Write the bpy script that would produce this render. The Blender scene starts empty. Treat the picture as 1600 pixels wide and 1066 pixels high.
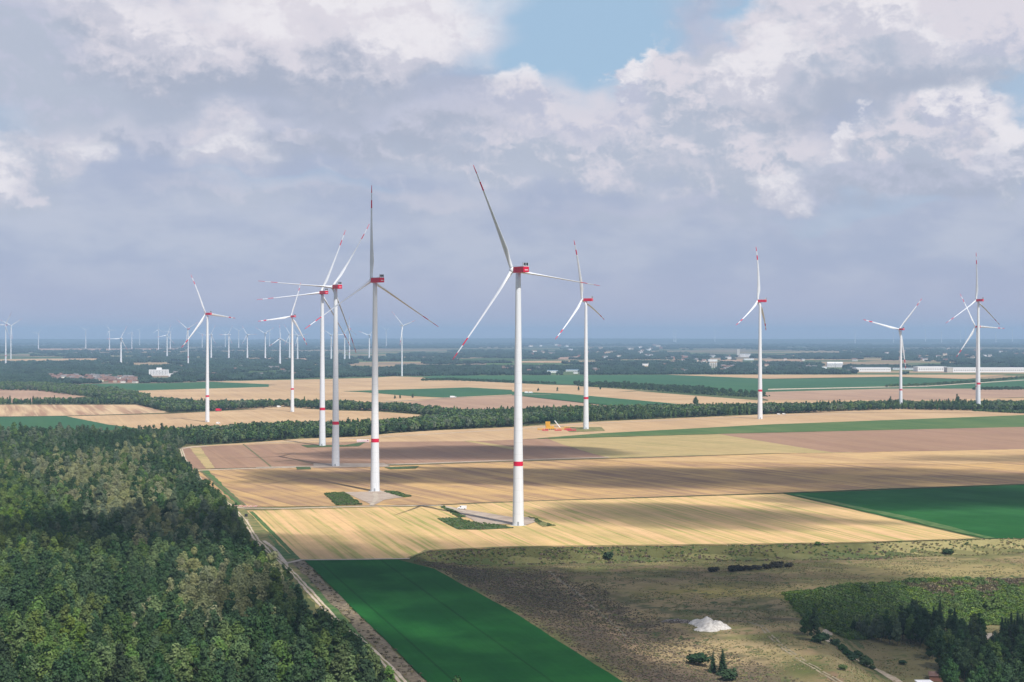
import bpy, bmesh, math, random
import numpy as np
from mathutils import Vector, Matrix
R = math.radians
random.seed(7); rng = np.random.default_rng(7)
sc = bpy.context.scene; col = sc.collection

# ---------------------------------------------------------------- camera, sun, sky, exposure
HC, FPX, HZ = 122.0, 2500.0, 524.0          # camera height, focal length in photo pixels, horizon row
cam = bpy.data.cameras.new('camera'); camo = bpy.data.objects.new('camera', cam); col.objects.link(camo)
camo.location = (0, 0, HC); camo.rotation_euler = (R(90), 0, 0)
cam.sensor_width = 36; cam.lens = 36*FPX/1600; cam.shift_y = -9/1600
cam.clip_start = 1; cam.clip_end = 300000
sc.camera = camo
SUN_EL = R(52); SUN_AZ = math.atan2(0.51, -0.86)          # azimuth from +Y towards +X
sun = bpy.data.lights.new('sun', 'SUN'); sun.energy = 5.0; sun.angle = R(0.5); sun.color = (1, 0.95, 0.87)
suno = bpy.data.objects.new('sun', sun); col.objects.link(suno)
sdir = Vector((math.sin(SUN_AZ)*math.cos(SUN_EL), math.cos(SUN_AZ)*math.cos(SUN_EL), math.sin(SUN_EL)))
suno.rotation_euler = sdir.to_track_quat('Z', 'Y').to_euler(); suno.location = (0, 0, 3000)
sc.view_settings.view_transform = 'Standard'; sc.view_settings.look = 'None'
sc.view_settings.exposure = 0.0; sc.view_settings.gamma = 1
sc.cycles.max_bounces = 5; sc.cycles.diffuse_bounces = 3; sc.cycles.glossy_bounces = 2
sc.cycles.transmission_bounces = 2; sc.cycles.volume_bounces = 0; sc.cycles.transparent_max_bounces = 24
sc.cycles.use_denoising = True

class NT:
    """small builder for node maths"""
    def __init__(s, nt): s.nt = nt; s.n = nt.nodes; s.l = nt.links
    def node(s, t, **k):
        n = s.n.new(t)
        for a, b in k.items(): setattr(n, a, b)
        return n
    def put(s, sock, v):
        if isinstance(v, bpy.types.NodeSocket): s.l.new(v, sock)
        else: sock.default_value = v
    def m(s, op, a, b=0.0, c=0.0, clamp=False):
        n = s.node('ShaderNodeMath', operation=op, use_clamp=clamp)
        s.put(n.inputs[0], a); s.put(n.inputs[1], b); s.put(n.inputs[2], c)
        return n.outputs[0]
    def vm(s, op, a, b=(0, 0, 0)):
        n = s.node('ShaderNodeVectorMath', operation=op); s.put(n.inputs[0], a); s.put(n.inputs[1], b); return n.outputs[0]
    def xyz(s, x, y=0.0, z=0.0):
        n = s.node('ShaderNodeCombineXYZ'); s.put(n.inputs[0], x); s.put(n.inputs[1], y); s.put(n.inputs[2], z); return n.outputs[0]
    def sep(s, v):
        n = s.node('ShaderNodeSeparateXYZ'); s.put(n.inputs[0], v); return n.outputs
    def noise(s, v, scale, detail=4, rough=0.55, color=False):
        n = s.node('ShaderNodeTexNoise'); s.put(n.inputs['Vector'], v); n.inputs['Scale'].default_value = scale
        n.inputs['Detail'].default_value = detail; n.inputs['Roughness'].default_value = rough
        return n.outputs['Color' if color else 'Fac']
    def ss(s, x, a, b, o0=0.0, o1=1.0):
        n = s.node('ShaderNodeMapRange', interpolation_type='SMOOTHSTEP'); s.put(n.inputs[0], x)
        s.put(n.inputs[1], a); s.put(n.inputs[2], b); s.put(n.inputs[3], o0); s.put(n.inputs[4], o1)
        return n.outputs[0]
    def mix(s, f, a, b, mode='MIX'):
        n = s.node('ShaderNodeMix', data_type='RGBA', blend_type=mode); n.clamp_factor = True
        s.put(n.inputs[0], f)
        for sock, v in ((n.inputs[6], a), (n.inputs[7], b)):
            s.put(sock, v if isinstance(v, bpy.types.NodeSocket) else tuple(v[:3])+(1,))
        return n.outputs[2]

def lin(r, g, b):
    f = lambda c: c/12.92 if c <= 0.04045 else ((c+0.055)/1.055)**2.4
    return (f(r/255), f(g/255), f(b/255))

world = bpy.data.worlds.new("World"); sc.world = world; world.use_nodes = True
def build_sky():
    t = NT(world.node_tree); t.n.clear()
    out = t.node('ShaderNodeOutputWorld'); bg = t.node('ShaderNodeBackground')
    t.l.new(bg.outputs[0], out.inputs[0]); bg.inputs[1].default_value = 0.1
    sky = t.node('ShaderNodeTexSky'); sky.sky_type = 'NISHITA'; sky.sun_disc = False
    sky.sun_elevation = SUN_EL; sky.sun_rotation = SUN_AZ; sky.altitude = 100; sky.air_density = 1.0; sky.dust_density = 0.6; sky.ozone_density = 1.0
    d = t.node('ShaderNodeTexCoord').outputs['Generated']
    x, y, z = t.sep(t.vm('NORMALIZE', d))
    az = t.m('ARCTAN2', x, y); el = t.m('ARCSINE', z)
    p = t.xyz(az, t.m('MULTIPLY', el, 1.5), 0.0)
    w1 = t.vm('SUBTRACT', t.noise(p, 11, 3, 0.55, True), (0.5, 0.5, 0.5))
    w2 = t.vm('SUBTRACT', t.noise(p, 42, 8, 0.62, True), (0.5, 0.5, 0.5))
    def warp(k1, k2):
        a = t.node('ShaderNodeVectorMath', operation='SCALE'); t.put(a.inputs[0], w1); a.inputs[3].default_value = k1
        b = t.node('ShaderNodeVectorMath', operation='SCALE'); t.put(b.inputs[0], w2); b.inputs[3].default_value = k2
        v = t.vm('ADD', t.vm('ADD', t.xyz(az, el, 0.0), a.outputs[0]), b.outputs[0])
        return t.sep(v)
    hard = warp(0.080, 0.040); soft = warp(0.10, 0.014)
    fine = t.noise(t.xyz(az, t.m('MULTIPLY', el, 1.3), 0.3), 75, 8, 0.66)
    mid = t.noise(t.xyz(az, t.m('MULTIPLY', el, 2.2), 0.7), 16, 4, 0.55)
    def relief(k, dz, det, off):
        pv = t.xyz(t.m('ADD', az, off), t.m('MULTIPLY', el, 1.25), off)
        wv = t.node('ShaderNodeVectorMath', operation='SCALE'); t.put(wv.inputs[0], w2); wv.inputs[3].default_value = 0.02
        pv = t.vm('ADD', pv, wv.outputs[0])
        return t.m('SUBTRACT', t.noise(pv, k, det, 0.6), t.noise(t.vm('ADD', pv, (dz*.45, dz, 0)), k, det, 0.6))
    rel = t.m('ADD', t.m('MULTIPLY', relief(26, 0.010, 7, 0.11), 4.2), t.m('MULTIPLY', relief(62, 0.0045, 8, 0.37), 2.2))
    S = 10.0
    def c(r, g, b, k=1.0): v = lin(r, g, b); return (v[0]*S*k, v[1]*S*k, v[2]*S*k)
    # clear air, milky towards the horizon
    blue = t.mix(0.9, sky.outputs[0], c(166, 196, 223))
    veil = t.mix(t.ss(mid, 0.35, 0.65), c(174, 184, 208), c(190, 197, 215))
    low = t.ss(el, 0.0, 0.055)
    veil = t.mix(t.m('MULTIPLY', t.ss(t.m('ADD', rel, t.m('MULTIPLY', t.m('SUBTRACT', mid, 0.5), 2.0)), -0.1, 1.6), t.ss(el, 0.045, 0.13)), veil, c(205, 207, 221))
    veil = t.mix(low, c(181, 183, 207), veil)
    cur = veil
    def P(px, py):
        return math.atan((px-800)/FPX), math.atan((HZ-py)/math.hypot(FPX, px-800))
    def blob(px, py, rx, ry, top, base, op=1.0, edge=(1.15, 0.75), crisp=True, lo=-0.75, hi=0.55, amp=1.0):
        nonlocal cur
        q = hard if crisp else soft
        a0, e0 = P(px, py); kx, ky = FPX/rx, FPX/ry
        dx = t.m('MULTIPLY', t.m('SUBTRACT', q[0], a0), kx); dy = t.m('MULTIPLY', t.m('SUBTRACT', q[1], e0), ky)
        r = t.m('SQRT', t.m('ADD', t.m('MULTIPLY', dx, dx), t.m('MULTIPLY', dy, dy)))
        m = t.m('MULTIPLY', t.ss(r, edge[0], edge[1], 0.0, 1.0), op)
        s = t.m('ADD', dy, t.m('ADD', t.m('MULTIPLY', t.m('SUBTRACT', fine, 0.5), 1.9*amp), t.m('MULTIPLY', rel, 1.15*amp)))
        s = t.m('ADD', s, t.m('MULTIPLY', dx, 0.15))
        cur = t.mix(m, cur, t.mix(t.ss(s, lo, hi), base, top))
    W = c(238, 235, 240); P1 = c(223, 219, 228); P2 = c(207, 207, 220); G = c(173, 181, 200); G2 = c(184, 192, 209); BL = c(148, 189, 221)
    L1 = c(192, 196, 215)
    # windows of clear sky
    def window(px, py, rx, ry, op=1.0, colr=None):
        nonlocal cur
        a0, e0 = P(px, py); q = soft
        dx = t.m('MULTIPLY', t.m('SUBTRACT', q[0], a0), FPX/rx); dy = t.m('MULTIPLY', t.m('SUBTRACT', q[1], e0), FPX/ry)
        r = t.m('SQRT', t.m('ADD', t.m('MULTIPLY', dx, dx), t.m('MULTIPLY', dy, dy)))
        cur = t.mix(t.m('MULTIPLY', t.ss(r, 1.2, 0.6, 0.0, 1.0), op), cur, colr or blue)
    window(880, 25, 235, 125); window(1240, 10, 110, 50); window(1590, 170, 70, 80, 0.7); window(5, 175, 50, 60, 0.45)
    window(1330, 335, 130, 22, 0.25); window(470, 300, 130, 16, 0.25)
    # broad layers, far to near
    blob(400, 318, 170, 28, P2, G2, 0.5, (1.3, 0.3), False)
    blob(650, 325, 120, 24, P2, G2, 0.5, (1.3, 0.3), False)
    blob(1030, 340, 300, 30, L1, G2, 0.5, (1.3, 0.3), False)
    blob(40, 250, 110, 70, P1, G2, 0.75, (1.1, 0.6), True)
    blob(150, 235, 60, 50, W, P2, 0.7, (1.1, 0.6), True)
    blob(-10, 250, 60, 50, W, P2, 0.8, (1.3, .4))
    blob(230, 190, 260, 40, P2, G, 0.6, (1.3, 0.4), False)
    blob(440, 215, 190, 46, L1, G, 0.6, (1.3, 0.4), False)
    blob(370, 238, 62, 40, W, P2, 0.8, (1.35, 0.35)); blob(335, 192, 34, 24, P1, P2, 0.7, (1.35, 0.3)); blob(470, 200, 40, 12, P1, P2, 0.6)
    blob(720, 230, 180, 50, P1, G2, 0.6, (1.3, 0.4), False)
    blob(800, 150, 62, 52, W, L1, 0.9, (1.15, 0.6)); blob(620, 190, 200, 60, L1, G, 0.7, (1.25, 0.45), False)
    blob(900, 230, 150, 60, P1, G2, 0.85, (1.2, 0.5)); blob(1130, 230, 190, 100, P1, G2, 0.95, (1.12, 0.6))
    blob(1230, 280, 60, 40, W, P2, 0.85, (1.15, 0.5)); blob(1040, 270, 120, 34, P2, G2, 0.6, (1.3, 0.4), False)
    blob(1470, 230, 150, 85, P1, G2, 0.95, (1.12, 0.6)); blob(1500, 185, 70, 50, W, L1, 0.9); blob(1585, 260, 50, 70, W, G2, 0.9)
    blob(1440, 290, 200, 36, L1, G, 0.65, (1.3, 0.4), False)
    blob(1325, 215, 26, 40, W, P2, 0.8)
    blob(890, 170, 130, 52, P1, L1, 0.85, (1.35, 0.45), False)
    # near heaps along the top
    blob(120, 60, 330, 110, L1, G2, 0.9, (1.2, 0.6), False)
    blob(420, 60, 330, 95, P1, G, 0.96, (1.15, 0.7), True, -0.9, 0.5, 0.6)
    blob(560, 0, 260, 55, W, P1, 0.95, (1.2, 0.5), False)
    blob(625, 55, 80, 50, W, P2, 0.9, (1.25, .5)); blob(200, 20, 170, 40, W, P2, 0.6, (1.3, 0.4), False)
    blob(470, 145, 300, 26, G, G, 0.6, (1.4, 0.2), False)
    blob(1010, 120, 62, 52, W, L1, 0.97, (1.1, 0.85)); blob(1140, 120, 150, 90, P1, G2, 0.97, (1.1, 0.8))
    blob(1125, 35, 55, 42, L1, G2, 0.7, (1.2, 0.5))
    blob(1420, 50, 260, 115, P1, G2, 0.97, (1.1, 0.8), True, -0.9, 0.5, 0.7); blob(1190, 95, 90, 48, W, P2, 0.85, (1.15, 0.6))
    blob(1340, 15, 75, 40, W, P2, 0.9); blob(1440, 60, 80, 40, W, P2, 0.8, (1.2, 0.5)); blob(1560, 40, 90, 50, P1, L1, 0.7, (1.2, 0.5))
    blob(1350, 148, 240, 30, G, G, 0.75, (1.4, 0.2), False)
    # sky above the frame: broken cloud
    up = t.ss(el, 0.2, 0.32)
    hi = t.noise(t.xyz(t.m('DIVIDE', x, t.m('MAXIMUM', z, 0.12)), t.m('DIVIDE', y, t.m('MAXIMUM', z, 0.12)), 0.0), 1.3, 6, 0.6)
    over = t.mix(t.ss(hi, 0.42, 0.6), sky.outputs[0], c(205, 208, 220))
    back = t.ss(y, 0.6, 0.3)
    cur = t.mix(t.m('MAXIMUM', up, t.m('MULTIPLY', back, t.ss(el, 0.03, 0.1))), cur, over)
    cur = t.mix(t.ss(el, 0.0, -0.004), cur, c(158, 172, 198))
    t.l.new(cur, bg.inputs[0])
build_sky()

# ---------------------------------------------------------------- helpers
def tag(o, label=None, cat=None, group=None, kind=None):
    if label: o['label'] = label
    if cat: o['category'] = cat
    if group: o['group'] = group
    if kind: o['kind'] = kind
    return o
def empty(name, loc=(0, 0, 0), rz=0.0):
    o = bpy.data.objects.new(name, None); col.objects.link(o); o.location = loc; o.rotation_euler = (0, 0, rz); o.empty_display_size = 1
    return o
def mesh_obj(name, verts, faces, mats, parent=None, mi=None, smooth=False, link=True):
    me = bpy.data.meshes.new(name); me.from_pydata([tuple(v) for v in verts], [], [tuple(f) for f in faces])
    for m in (mats if isinstance(mats, (list, tuple)) else [mats]): me.materials.append(m)
    if mi is not None: me.polygons.foreach_set('material_index', np.array(mi, dtype=np.int32))
    if smooth: me.polygons.foreach_set('use_smooth', np.ones(len(me.polygons), dtype=bool))
    me.update()
    o = bpy.data.objects.new(name, me)
    if link: col.objects.link(o)
    if parent: o.parent = parent
    return o
class MB:
    def __init__(s): s.v = []; s.f = []; s.mi = []
    def add(s, v, f, m=0):
        b = len(s.v); s.v += [tuple(q) for q in v]; s.f += [tuple(b+i for i in q) for q in f]; s.mi += [m]*len(f)
    def box(s, x0, x1, y0, y1, z0, z1, m=0, bev=0.0):
        if bev <= 0:
            v = [(x, y, z) for z in (z0, z1) for x, y in ((x0, y0), (x1, y0), (x1, y1), (x0, y1))]
            s.add(v, [(3, 2, 1, 0), (4, 5, 6, 7), (0, 1, 5, 4), (1, 2, 6, 5), (2, 3, 7, 6), (3, 0, 4, 7)], m)
        else:
            b = bev; rings = []
            def ring(i, z):
                return [(x0+i+b, y0+i, z), (x1-i-b, y0+i, z), (x1-i, y0+i+b, z), (x1-i, y1-i-b, z), (x1-i-b, y1-i, z), (x0+i+b, y1-i, z), (x0+i, y1-i-b, z), (x0+i, y0+i+b, z)]
            R4 = [ring(b*.7, z0), ring(0, z0+b*.7), ring(0, z1-b*.7), ring(b*.7, z1)]
            v = sum(R4, []); f = [tuple(range(7, -1, -1)), tuple(range(24, 32))]
            for k in range(3):
                for i in range(8): j = (i+1) % 8; f.append((k*8+i, k*8+j, k*8+8+j, k*8+8+i))
            s.add(v, f, m)
    def tube(s, pts, rad, n=10, m=0, cap=True):
        pts = [Vector(p) for p in pts]; rad = rad if isinstance(rad, (list, tuple)) else [rad]*len(pts)
        v = []; f = []
        for i, p in enumerate(pts):
            d = (pts[min(i+1, len(pts)-1)]-pts[max(i-1, 0)]).normalized()
            a = d.orthogonal().normalized() if i == 0 else (a-d*a.dot(d)).normalized()
            b = d.cross(a)
            for k in range(n):
                t = 2*math.pi*k/n; v.append(p+(a*math.cos(t)+b*math.sin(t))*rad[i])
        for i in range(len(pts)-1):
            for k in range(n): j = (k+1) % n; f.append((i*n+k, i*n+j, (i+1)*n+j, (i+1)*n+k))
        if cap: f.append(tuple(range(n-1, -1, -1))); f.append(tuple((len(pts)-1)*n+k for k in range(n)))
        s.add(v, f, m)
    def gable(s, x0, x1, y0, y1, z0, h, over=0.4, m=0):
        ym = (y0+y1)/2; a, b, c2, d = x0-over, x1+over, y0-over, y1+over; t = 0.25
        v = [(a, c2, z0-0.1), (b, c2, z0-0.1), (b, d, z0-0.1), (a, d, z0-0.1), (a, ym, z0+h), (b, ym, z0+h)]
        s.add(v, [(0, 1, 5, 4), (2, 3, 4, 5), (0, 4, 3), (1, 2, 5), (3, 2, 1, 0)], m)
    def build(s, name, mats, parent=None, smooth=False): return mesh_obj(name, s.v, s.f, mats, parent, s.mi, smooth)
def copy_tree(o, parent=None):
    c2 = o.copy(); col.objects.link(c2); c2.parent = parent
    for ch in list(o.children): copy_tree(ch, c2)
    return c2

def fbm(x, y, seed=0, oct=4):
    x = np.asarray(x, float); y = np.asarray(y, float); r = np.zeros(np.broadcast(x, y).shape); a = 1.0; tot = 0
    for o in range(oct):
        xi = np.floor(x).astype(np.int64); yi = np.floor(y).astype(np.int64); fx = x-xi; fy = y-yi
        fx = fx*fx*(3-2*fx); fy = fy*fy*(3-2*fy)
        def h(i, j):
            n = (i*374761393+j*668265263+(seed+o*17)*1442695041) & 0x7fffffff
            n = ((n ^ (n >> 13))*1274126177) & 0x7fffffff
            return ((n ^ (n >> 16)) & 0xffff)/65535.0
        r = r+a*((h(xi, yi)*(1-fx)+h(xi+1, yi)*fx)*(1-fy)+(h(xi, yi+1)*(1-fx)+h(xi+1, yi+1)*fx)*fy)
        tot += a; a *= .5; x = x*2.03+11.3; y = y*2.03+7.1
    return r/tot
def ssn(x): x = np.clip(x, 0, 1); return x*x*(3-2*x)
def inpoly(x, y, poly):
    x = np.asarray(x, float); y = np.asarray(y, float); r = np.zeros(np.broadcast(x, y).shape, bool); n = len(poly); j = n-1
    for i in range(n):
        xi, yi = poly[i]; xj, yj = poly[j]
        c2 = (yi > y) != (yj > y)
        r ^= c2 & (x < (xj-xi)*(y-yi)/((yj-yi) if yj != yi else 1e-9)+xi); j = i
    return r
def pdist(x, y, line):
    x = np.asarray(x, float); y = np.asarray(y, float); r = np.full(np.broadcast(x, y).shape, 1e9)
    for (ax, ay), (bx, by) in zip(line[:-1], line[1:]):
        dx, dy = bx-ax, by-ay; t = np.clip(((x-ax)*dx+(y-ay)*dy)/(dx*dx+dy*dy+1e-9), 0, 1)
        r = np.minimum(r, np.hypot(x-ax-t*dx, y-ay-t*dy))
    return r
def flat(px, py, z=0.0):
    D = (HC-z)*FPX/(py-HZ); return ((px-800)/FPX*D, D)

# terrain of the gravel pit
N1 = [flat(*p) for p in ((644, 881), (655, 868), (667, 862), (800, 857), (1200, 852), (1352, 849), (1531, 843), (1600, 842), (1900, 838))]
N1 += [(N1[-1][0]+900, N1[-1][1]+10)]
W1 = [flat(644, 881), flat(678, 890), flat(800, 957), flat(971, 1066), (130, 300), (200, 100)]
PIT = N1+[(2000, 100)]+W1[::-1]
N2 = [flat(p[0], p[1], -7) for p in ((1208, 930), (1333, 915), (1413, 908), (1600, 904), (1900, 902))]
N2 += [(N2[-1][0]+700, N2[-1][1]+5)]
W2 = [flat(p[0], p[1], -7) for p in ((1208, 930), (1235, 960), (1270, 1010), (1320, 1066))]+[(150, 450), (210, 100)]
LOW = N2+[(2000, 100)]+W2[::-1]
def height(x, y):
    x = np.asarray(x, float); y = np.asarray(y, float)
    a = np.where(inpoly(x, y, PIT), np.minimum(ssn(pdist(x, y, N1)/13), ssn(pdist(x, y, W1)/60)), 0)
    b = np.where(inpoly(x, y, LOW), np.minimum(ssn(pdist(x, y, N2)/62), ssn(pdist(x, y, W2)/30)), 0)
    h = -7*a-12*b
    return h+np.where(a > 0, a*(fbm(x/22, y/22, 3)-.5)*1.6+a*(fbm(x/5, y/5, 5)-.5)*0.5, 0)
def at(px, py):
    D = np.arange(300, 1200, 1.0) if py > 790 else None
    if D is None: X, Y = flat(px, py); return (X, Y, 0.0)
    X = (px-800)/FPX*D; zr = HC-(py-HZ)/FPX*D; h = height(X, D)
    k = np.argmax(zr <= h)
    return (float(X[k]), float(D[k]), float(h[k]))
def to_px(x, y, z): return 800+FPX*x/y, HZ-FPX*(z-HC)/y

# ---------------------------------------------------------------- materials
def mat(name, base=(0.5, 0.5, 0.5), rough=0.6, spec=0.3):
    m = bpy.data.materials.new(name); m.use_nodes = True; b = m.node_tree.nodes['Principled BSDF']
    b.inputs['Base Color'].default_value = tuple(base)+(1,); b.inputs['Roughness'].default_value = rough
    b.inputs['Specular IOR Level'].default_value = spec
    return m
def noisy(name, a, b, scale=0.5, rough=0.6, detail=4, lo=0.35, hi=0.65, spec=0.3):
    m = mat(name, a, rough, spec); t = NT(m.node_tree); bs = t.n['Principled BSDF']
    p = t.node('ShaderNodeTexCoord').outputs['Object']
    t.l.new(t.mix(t.ss(t.noise(p, scale, detail), lo, hi), a, b), bs.inputs['Base Color'])
    return m
def field_mat(name, cols, ang=-0.25, wide=22, fine=3.2, amt=0.5, patch=90, patchcol=None, pamt=0.4, tram=0.0, tramw=24.0, far=1.0):
    """stubble or crop: irregular stripes along the working direction, fine rows, blotches"""
    m = mat(name, cols[0], 0.9, 0.05); t = NT(m.node_tree); bs = t.n['Principled BSDF']
    p = t.node('ShaderNodeNewGeometry').outputs['Position']; x, y, z = t.sep(p)
    a = math.atan(ang); ca, sa = math.cos(a), math.sin(a)
    u = t.m('SUBTRACT', t.m('MULTIPLY', x, ca), t.m('MULTIPLY', y, sa))       # across the rows
    v = t.m('ADD', t.m('MULTIPLY', x, sa), t.m('MULTIPLY', y, ca))            # along the rows
    s1 = t.noise(t.xyz(t.m('MULTIPLY', u, 1/wide), t.m('MULTIPLY', v, 1/(wide*28))), 1.0, 2, 0.5)
    s2 = t.noise(t.xyz(t.m('MULTIPLY', u, 1/fine), t.m('MULTIPLY', v, 1/(fine*40)), 4.0), 1.0, 3, 0.6)
    s3 = t.noise(t.xyz(t.m('MULTIPLY', u, 1/(wide*.35)), t.m('MULTIPLY', v, 1/(wide*16)), 9.0), 1.0, 2, 0.5)
    bl = t.noise(p, 1/patch, 5, 0.6); gr = t.noise(p, 0.6, 3, 0.7)
    c1 = t.mix(t.ss(s1, 0.36, 0.64), cols[0], cols[1])
    if len(cols) > 2: c1 = t.mix(t.m('MULTIPLY', t.ss(s3, 0.5, 0.7), amt), c1, cols[2])
    if patchcol: c1 = t.mix(t.m('MULTIPLY', t.ss(bl, 0.42, 0.66), pamt), c1, patchcol)
    k = t.m('ADD', 0.75, t.m('MULTIPLY', t.m('ADD', t.m('MULTIPLY', s2, 1.25), t.m('MULTIPLY', gr, 0.5)), 0.30))
    md_ = t.noise(p, 1/9.0, 4, 0.65)
    k = t.m('MULTIPLY', k, t.m('ADD', 0.70, t.m('ADD', t.m('MULTIPLY', bl, 0.28), t.m('MULTIPLY', md_, 0.32))))
    if tram > 0:
        w = t.m('PINGPONG', u, tramw/2)
        ln = t.ss(t.m('ADD', w, t.m('MULTIPLY', gr, 0.5)), 1.1, 0.45, 0.0, 1.0)
        k = t.m('MULTIPLY', k, t.m('SUBTRACT', 1.0, t.m('MULTIPLY', ln, tram)))
    kk = t.xyz(k, k, k)
    t.l.new(t.mix(1.0, c1, kk, 'MULTIPLY'), bs.inputs['Base Color'])
    return m
M = {}
M['stubble_near'] = field_mat('stubble_near', [(.66, .43, .225), (.50, .37, .165), (.29, .30, .09)], -0.28, 10, 2.2, 0.95, 60, (.62, .42, .19), .35, .16, 22)
M['stubble_mid'] = field_mat('stubble_mid', [(.50, .325, .155), (.34, .215, .13), (.23, .145, .10)], -0.52, 13, 2.6, 0.7, 80, (.60, .39, .15), .45, .25, 26)
M['stubble_brown'] = field_mat('stubble_brown', [(.27, .165, .11), (.31, .2, .13), (.22, .14, .095)], -0.45, 20, 3, 0.5, 90, (.36, .23, .13), .4, .18, 24)
M['stubble_sunlit'] = field_mat('stubble_sunlit', [(.56, .38, .19), (.46, .30, .16), (.38, .24, .13)], -0.52, 13, 2.6, .6, 80, (.62, .43, .2), .45, .2, 26)  # lighter copy of the mid stubble, sunlight painted into its colours
M['plough_pink'] = field_mat('plough_pink', [(.34, .215, .14), (.31, .19, .13), (.26, .165, .11)], -0.3, 28, 3, .4, 120, (.35, .215, .15), .4, .15, 36)
M['stubble_yellow'] = field_mat('stubble_yellow', [(.45, .335, .165), (.38, .30, .14), (.29, .26, .11)], -0.7, 13, 3, 0.9, 80, (.46, .34, .17), .4)
M['tan'] = field_mat('tan', [(.50, .34, .19), (.46, .31, .18), (.42, .27, .16)], -0.3, 30, 5, .5, 150, (.56, .40, .24), .5, .12, 40)
M['tan_striped'] = field_mat('tan_striped', [(.56, .40, .24), (.36, .22, .14), (.60, .45, .28)], -0.33, 16, 5, .8, 200)
M['tan_pink'] = field_mat('tan_pink', [(.40, .26, .18), (.36, .235, .165)], -0.3, 40, 5, .5, 200, (.44, .30, .20), .5)
M['beet'] = field_mat('beet', [(.009, .080, .016), (.013, .094, .018), (.008, .070, .015)], -0.28, 20, 1.2, .4, 40, (.02, .12, .022), .75, .32, 33)
M['beet_right'] = field_mat('beet_right', [(.014, .088, .020), (.020, .104, .023)], -0.6, 26, 3, .4, 60, (.03, .13, .035), .5, .2, 40)
M['green_mid'] = field_mat('green_mid', [(.075, .14, .05), (.095, .155, .055), (.14, .17, .06)], -0.3, 30, 6, .4, 100, (.15, .18, .07), .3)
M['green_far'] = field_mat('green_far', [(.04, .115, .055), (.05, .125, .055)], -0.3, 60, 10, .4, 300, (.06, .14, .06), .4)
M['track'] = noisy('track', (.50, .40, .29), (.62, .52, .41), 0.25, 0.95, 6)
M['gravel_pad'] = noisy('gravel_pad', (.36, .28, .22), (.44, .36, .29), 0.12, 0.95, 6)
M['verge'] = noisy('verge', (.13, .15, .05), (.26, .22, .09), 0.12, 0.95, 7, .4, .6)
M['verge_green'] = noisy('verge_green', (.05, .12, .03), (.11, .17, .05), 0.15, 0.95, 7)
M['weeds'] = noisy('weeds', (.035, .08, .025), (.09, .12, .04), 0.3, 0.95, 7)
M['dry_weeds'] = noisy('dry_weeds', (.15, .115, .075), (.25, .20, .13), 0.5, 0.95, 7, .4, .6)
M['ditch'] = noisy('ditch', (.10, .11, .05), (.17, .15, .07), 0.2, 0.95, 5)
M['farm_road'] = noisy('farm_road', (.40, .34, .27), (.50, .42, .33), 0.2, 0.95, 5)
M['white'] = noisy('white', (.73, .755, .80), (.67, .69, .73), 0.15, 0.45, 3)
def tower_paint():
    m = mat('tower_paint', (.77, .78, .79), .45, .3); t = NT(m.node_tree); bs = t.n['Principled BSDF']
    p = t.node('ShaderNodeTexCoord').outputs['Object']; x, y, z = t.sep(p)
    w = t.m('PINGPONG', z, 3.8); ln = t.m('MULTIPLY', t.ss(w, .16, .04), t.ss(z, 105, 95))
    gr = t.ss(t.noise(t.xyz(t.m('MULTIPLY', x, .8), t.m('MULTIPLY', y, .8), t.m('MULTIPLY', z, .05)), 1.0, 4), .45, .75)
    c2 = t.mix(t.m('MULTIPLY', gr, .5), (.73, .755, .80), (.62, .64, .68))
    t.l.new(t.mix(t.m('MULTIPLY', ln, .45), c2, (.45, .46, .47)), bs.inputs['Base Color']); return m
M['tower_paint'] = tower_paint()
M['red'] = mat('red', (.62, .006, .05), 0.42, .4)
M['dark'] = mat('dark', (.03, .035, .045), 0.5)
M['glass'] = mat('glass', (.04, .05, .07), 0.15, .6)
M['tyre'] = mat('tyre', (.02, .02, .02), 0.9)
M['steel'] = mat('steel', (.35, .37, .40), 0.45)
M['yellow'] = noisy('yellow', (.75, .42, .03), (.68, .36, .03), 0.4, 0.5)
M['concrete'] = noisy('concrete', (.45, .44, .41), (.55, .54, .50), 0.5, 0.9)
M['house_wall'] = mat('house_wall', (.72, .69, .64), 0.8)
M['house_wall_cream'] = mat('house_wall_cream', (.60, .52, .42), 0.8)
M['brick'] = mat('brick', (.35, .17, .12), 0.85)
M['roof_red'] = noisy('roof_red', (.17, .10, .085), (.24, .16, .135), .2, .85)
M['roof_grey'] = noisy('roof_grey', (.16, .15, .16), (.22, .20, .20), .2, .8)
M['hall_white'] = mat('hall_white', (.82, .83, .84), 0.5)
M['hall_roof'] = mat('hall_roof', (.62, .66, .70), 0.5)
M['blue_roof'] = mat('blue_roof', (.10, .26, .42), 0.5)
M['bark'] = noisy('bark', (.09, .07, .05), (.16, .13, .10), 2, .95)
M['chalk'] = noisy('chalk', (.42, .39, .36), (.60, .57, .53), 0.8, 0.95, 6)
M['rubble'] = noisy('rubble', (.09, .075, .065), (.30, .26, .23), 1.6, 0.95, 5, .45, .55)
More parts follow.
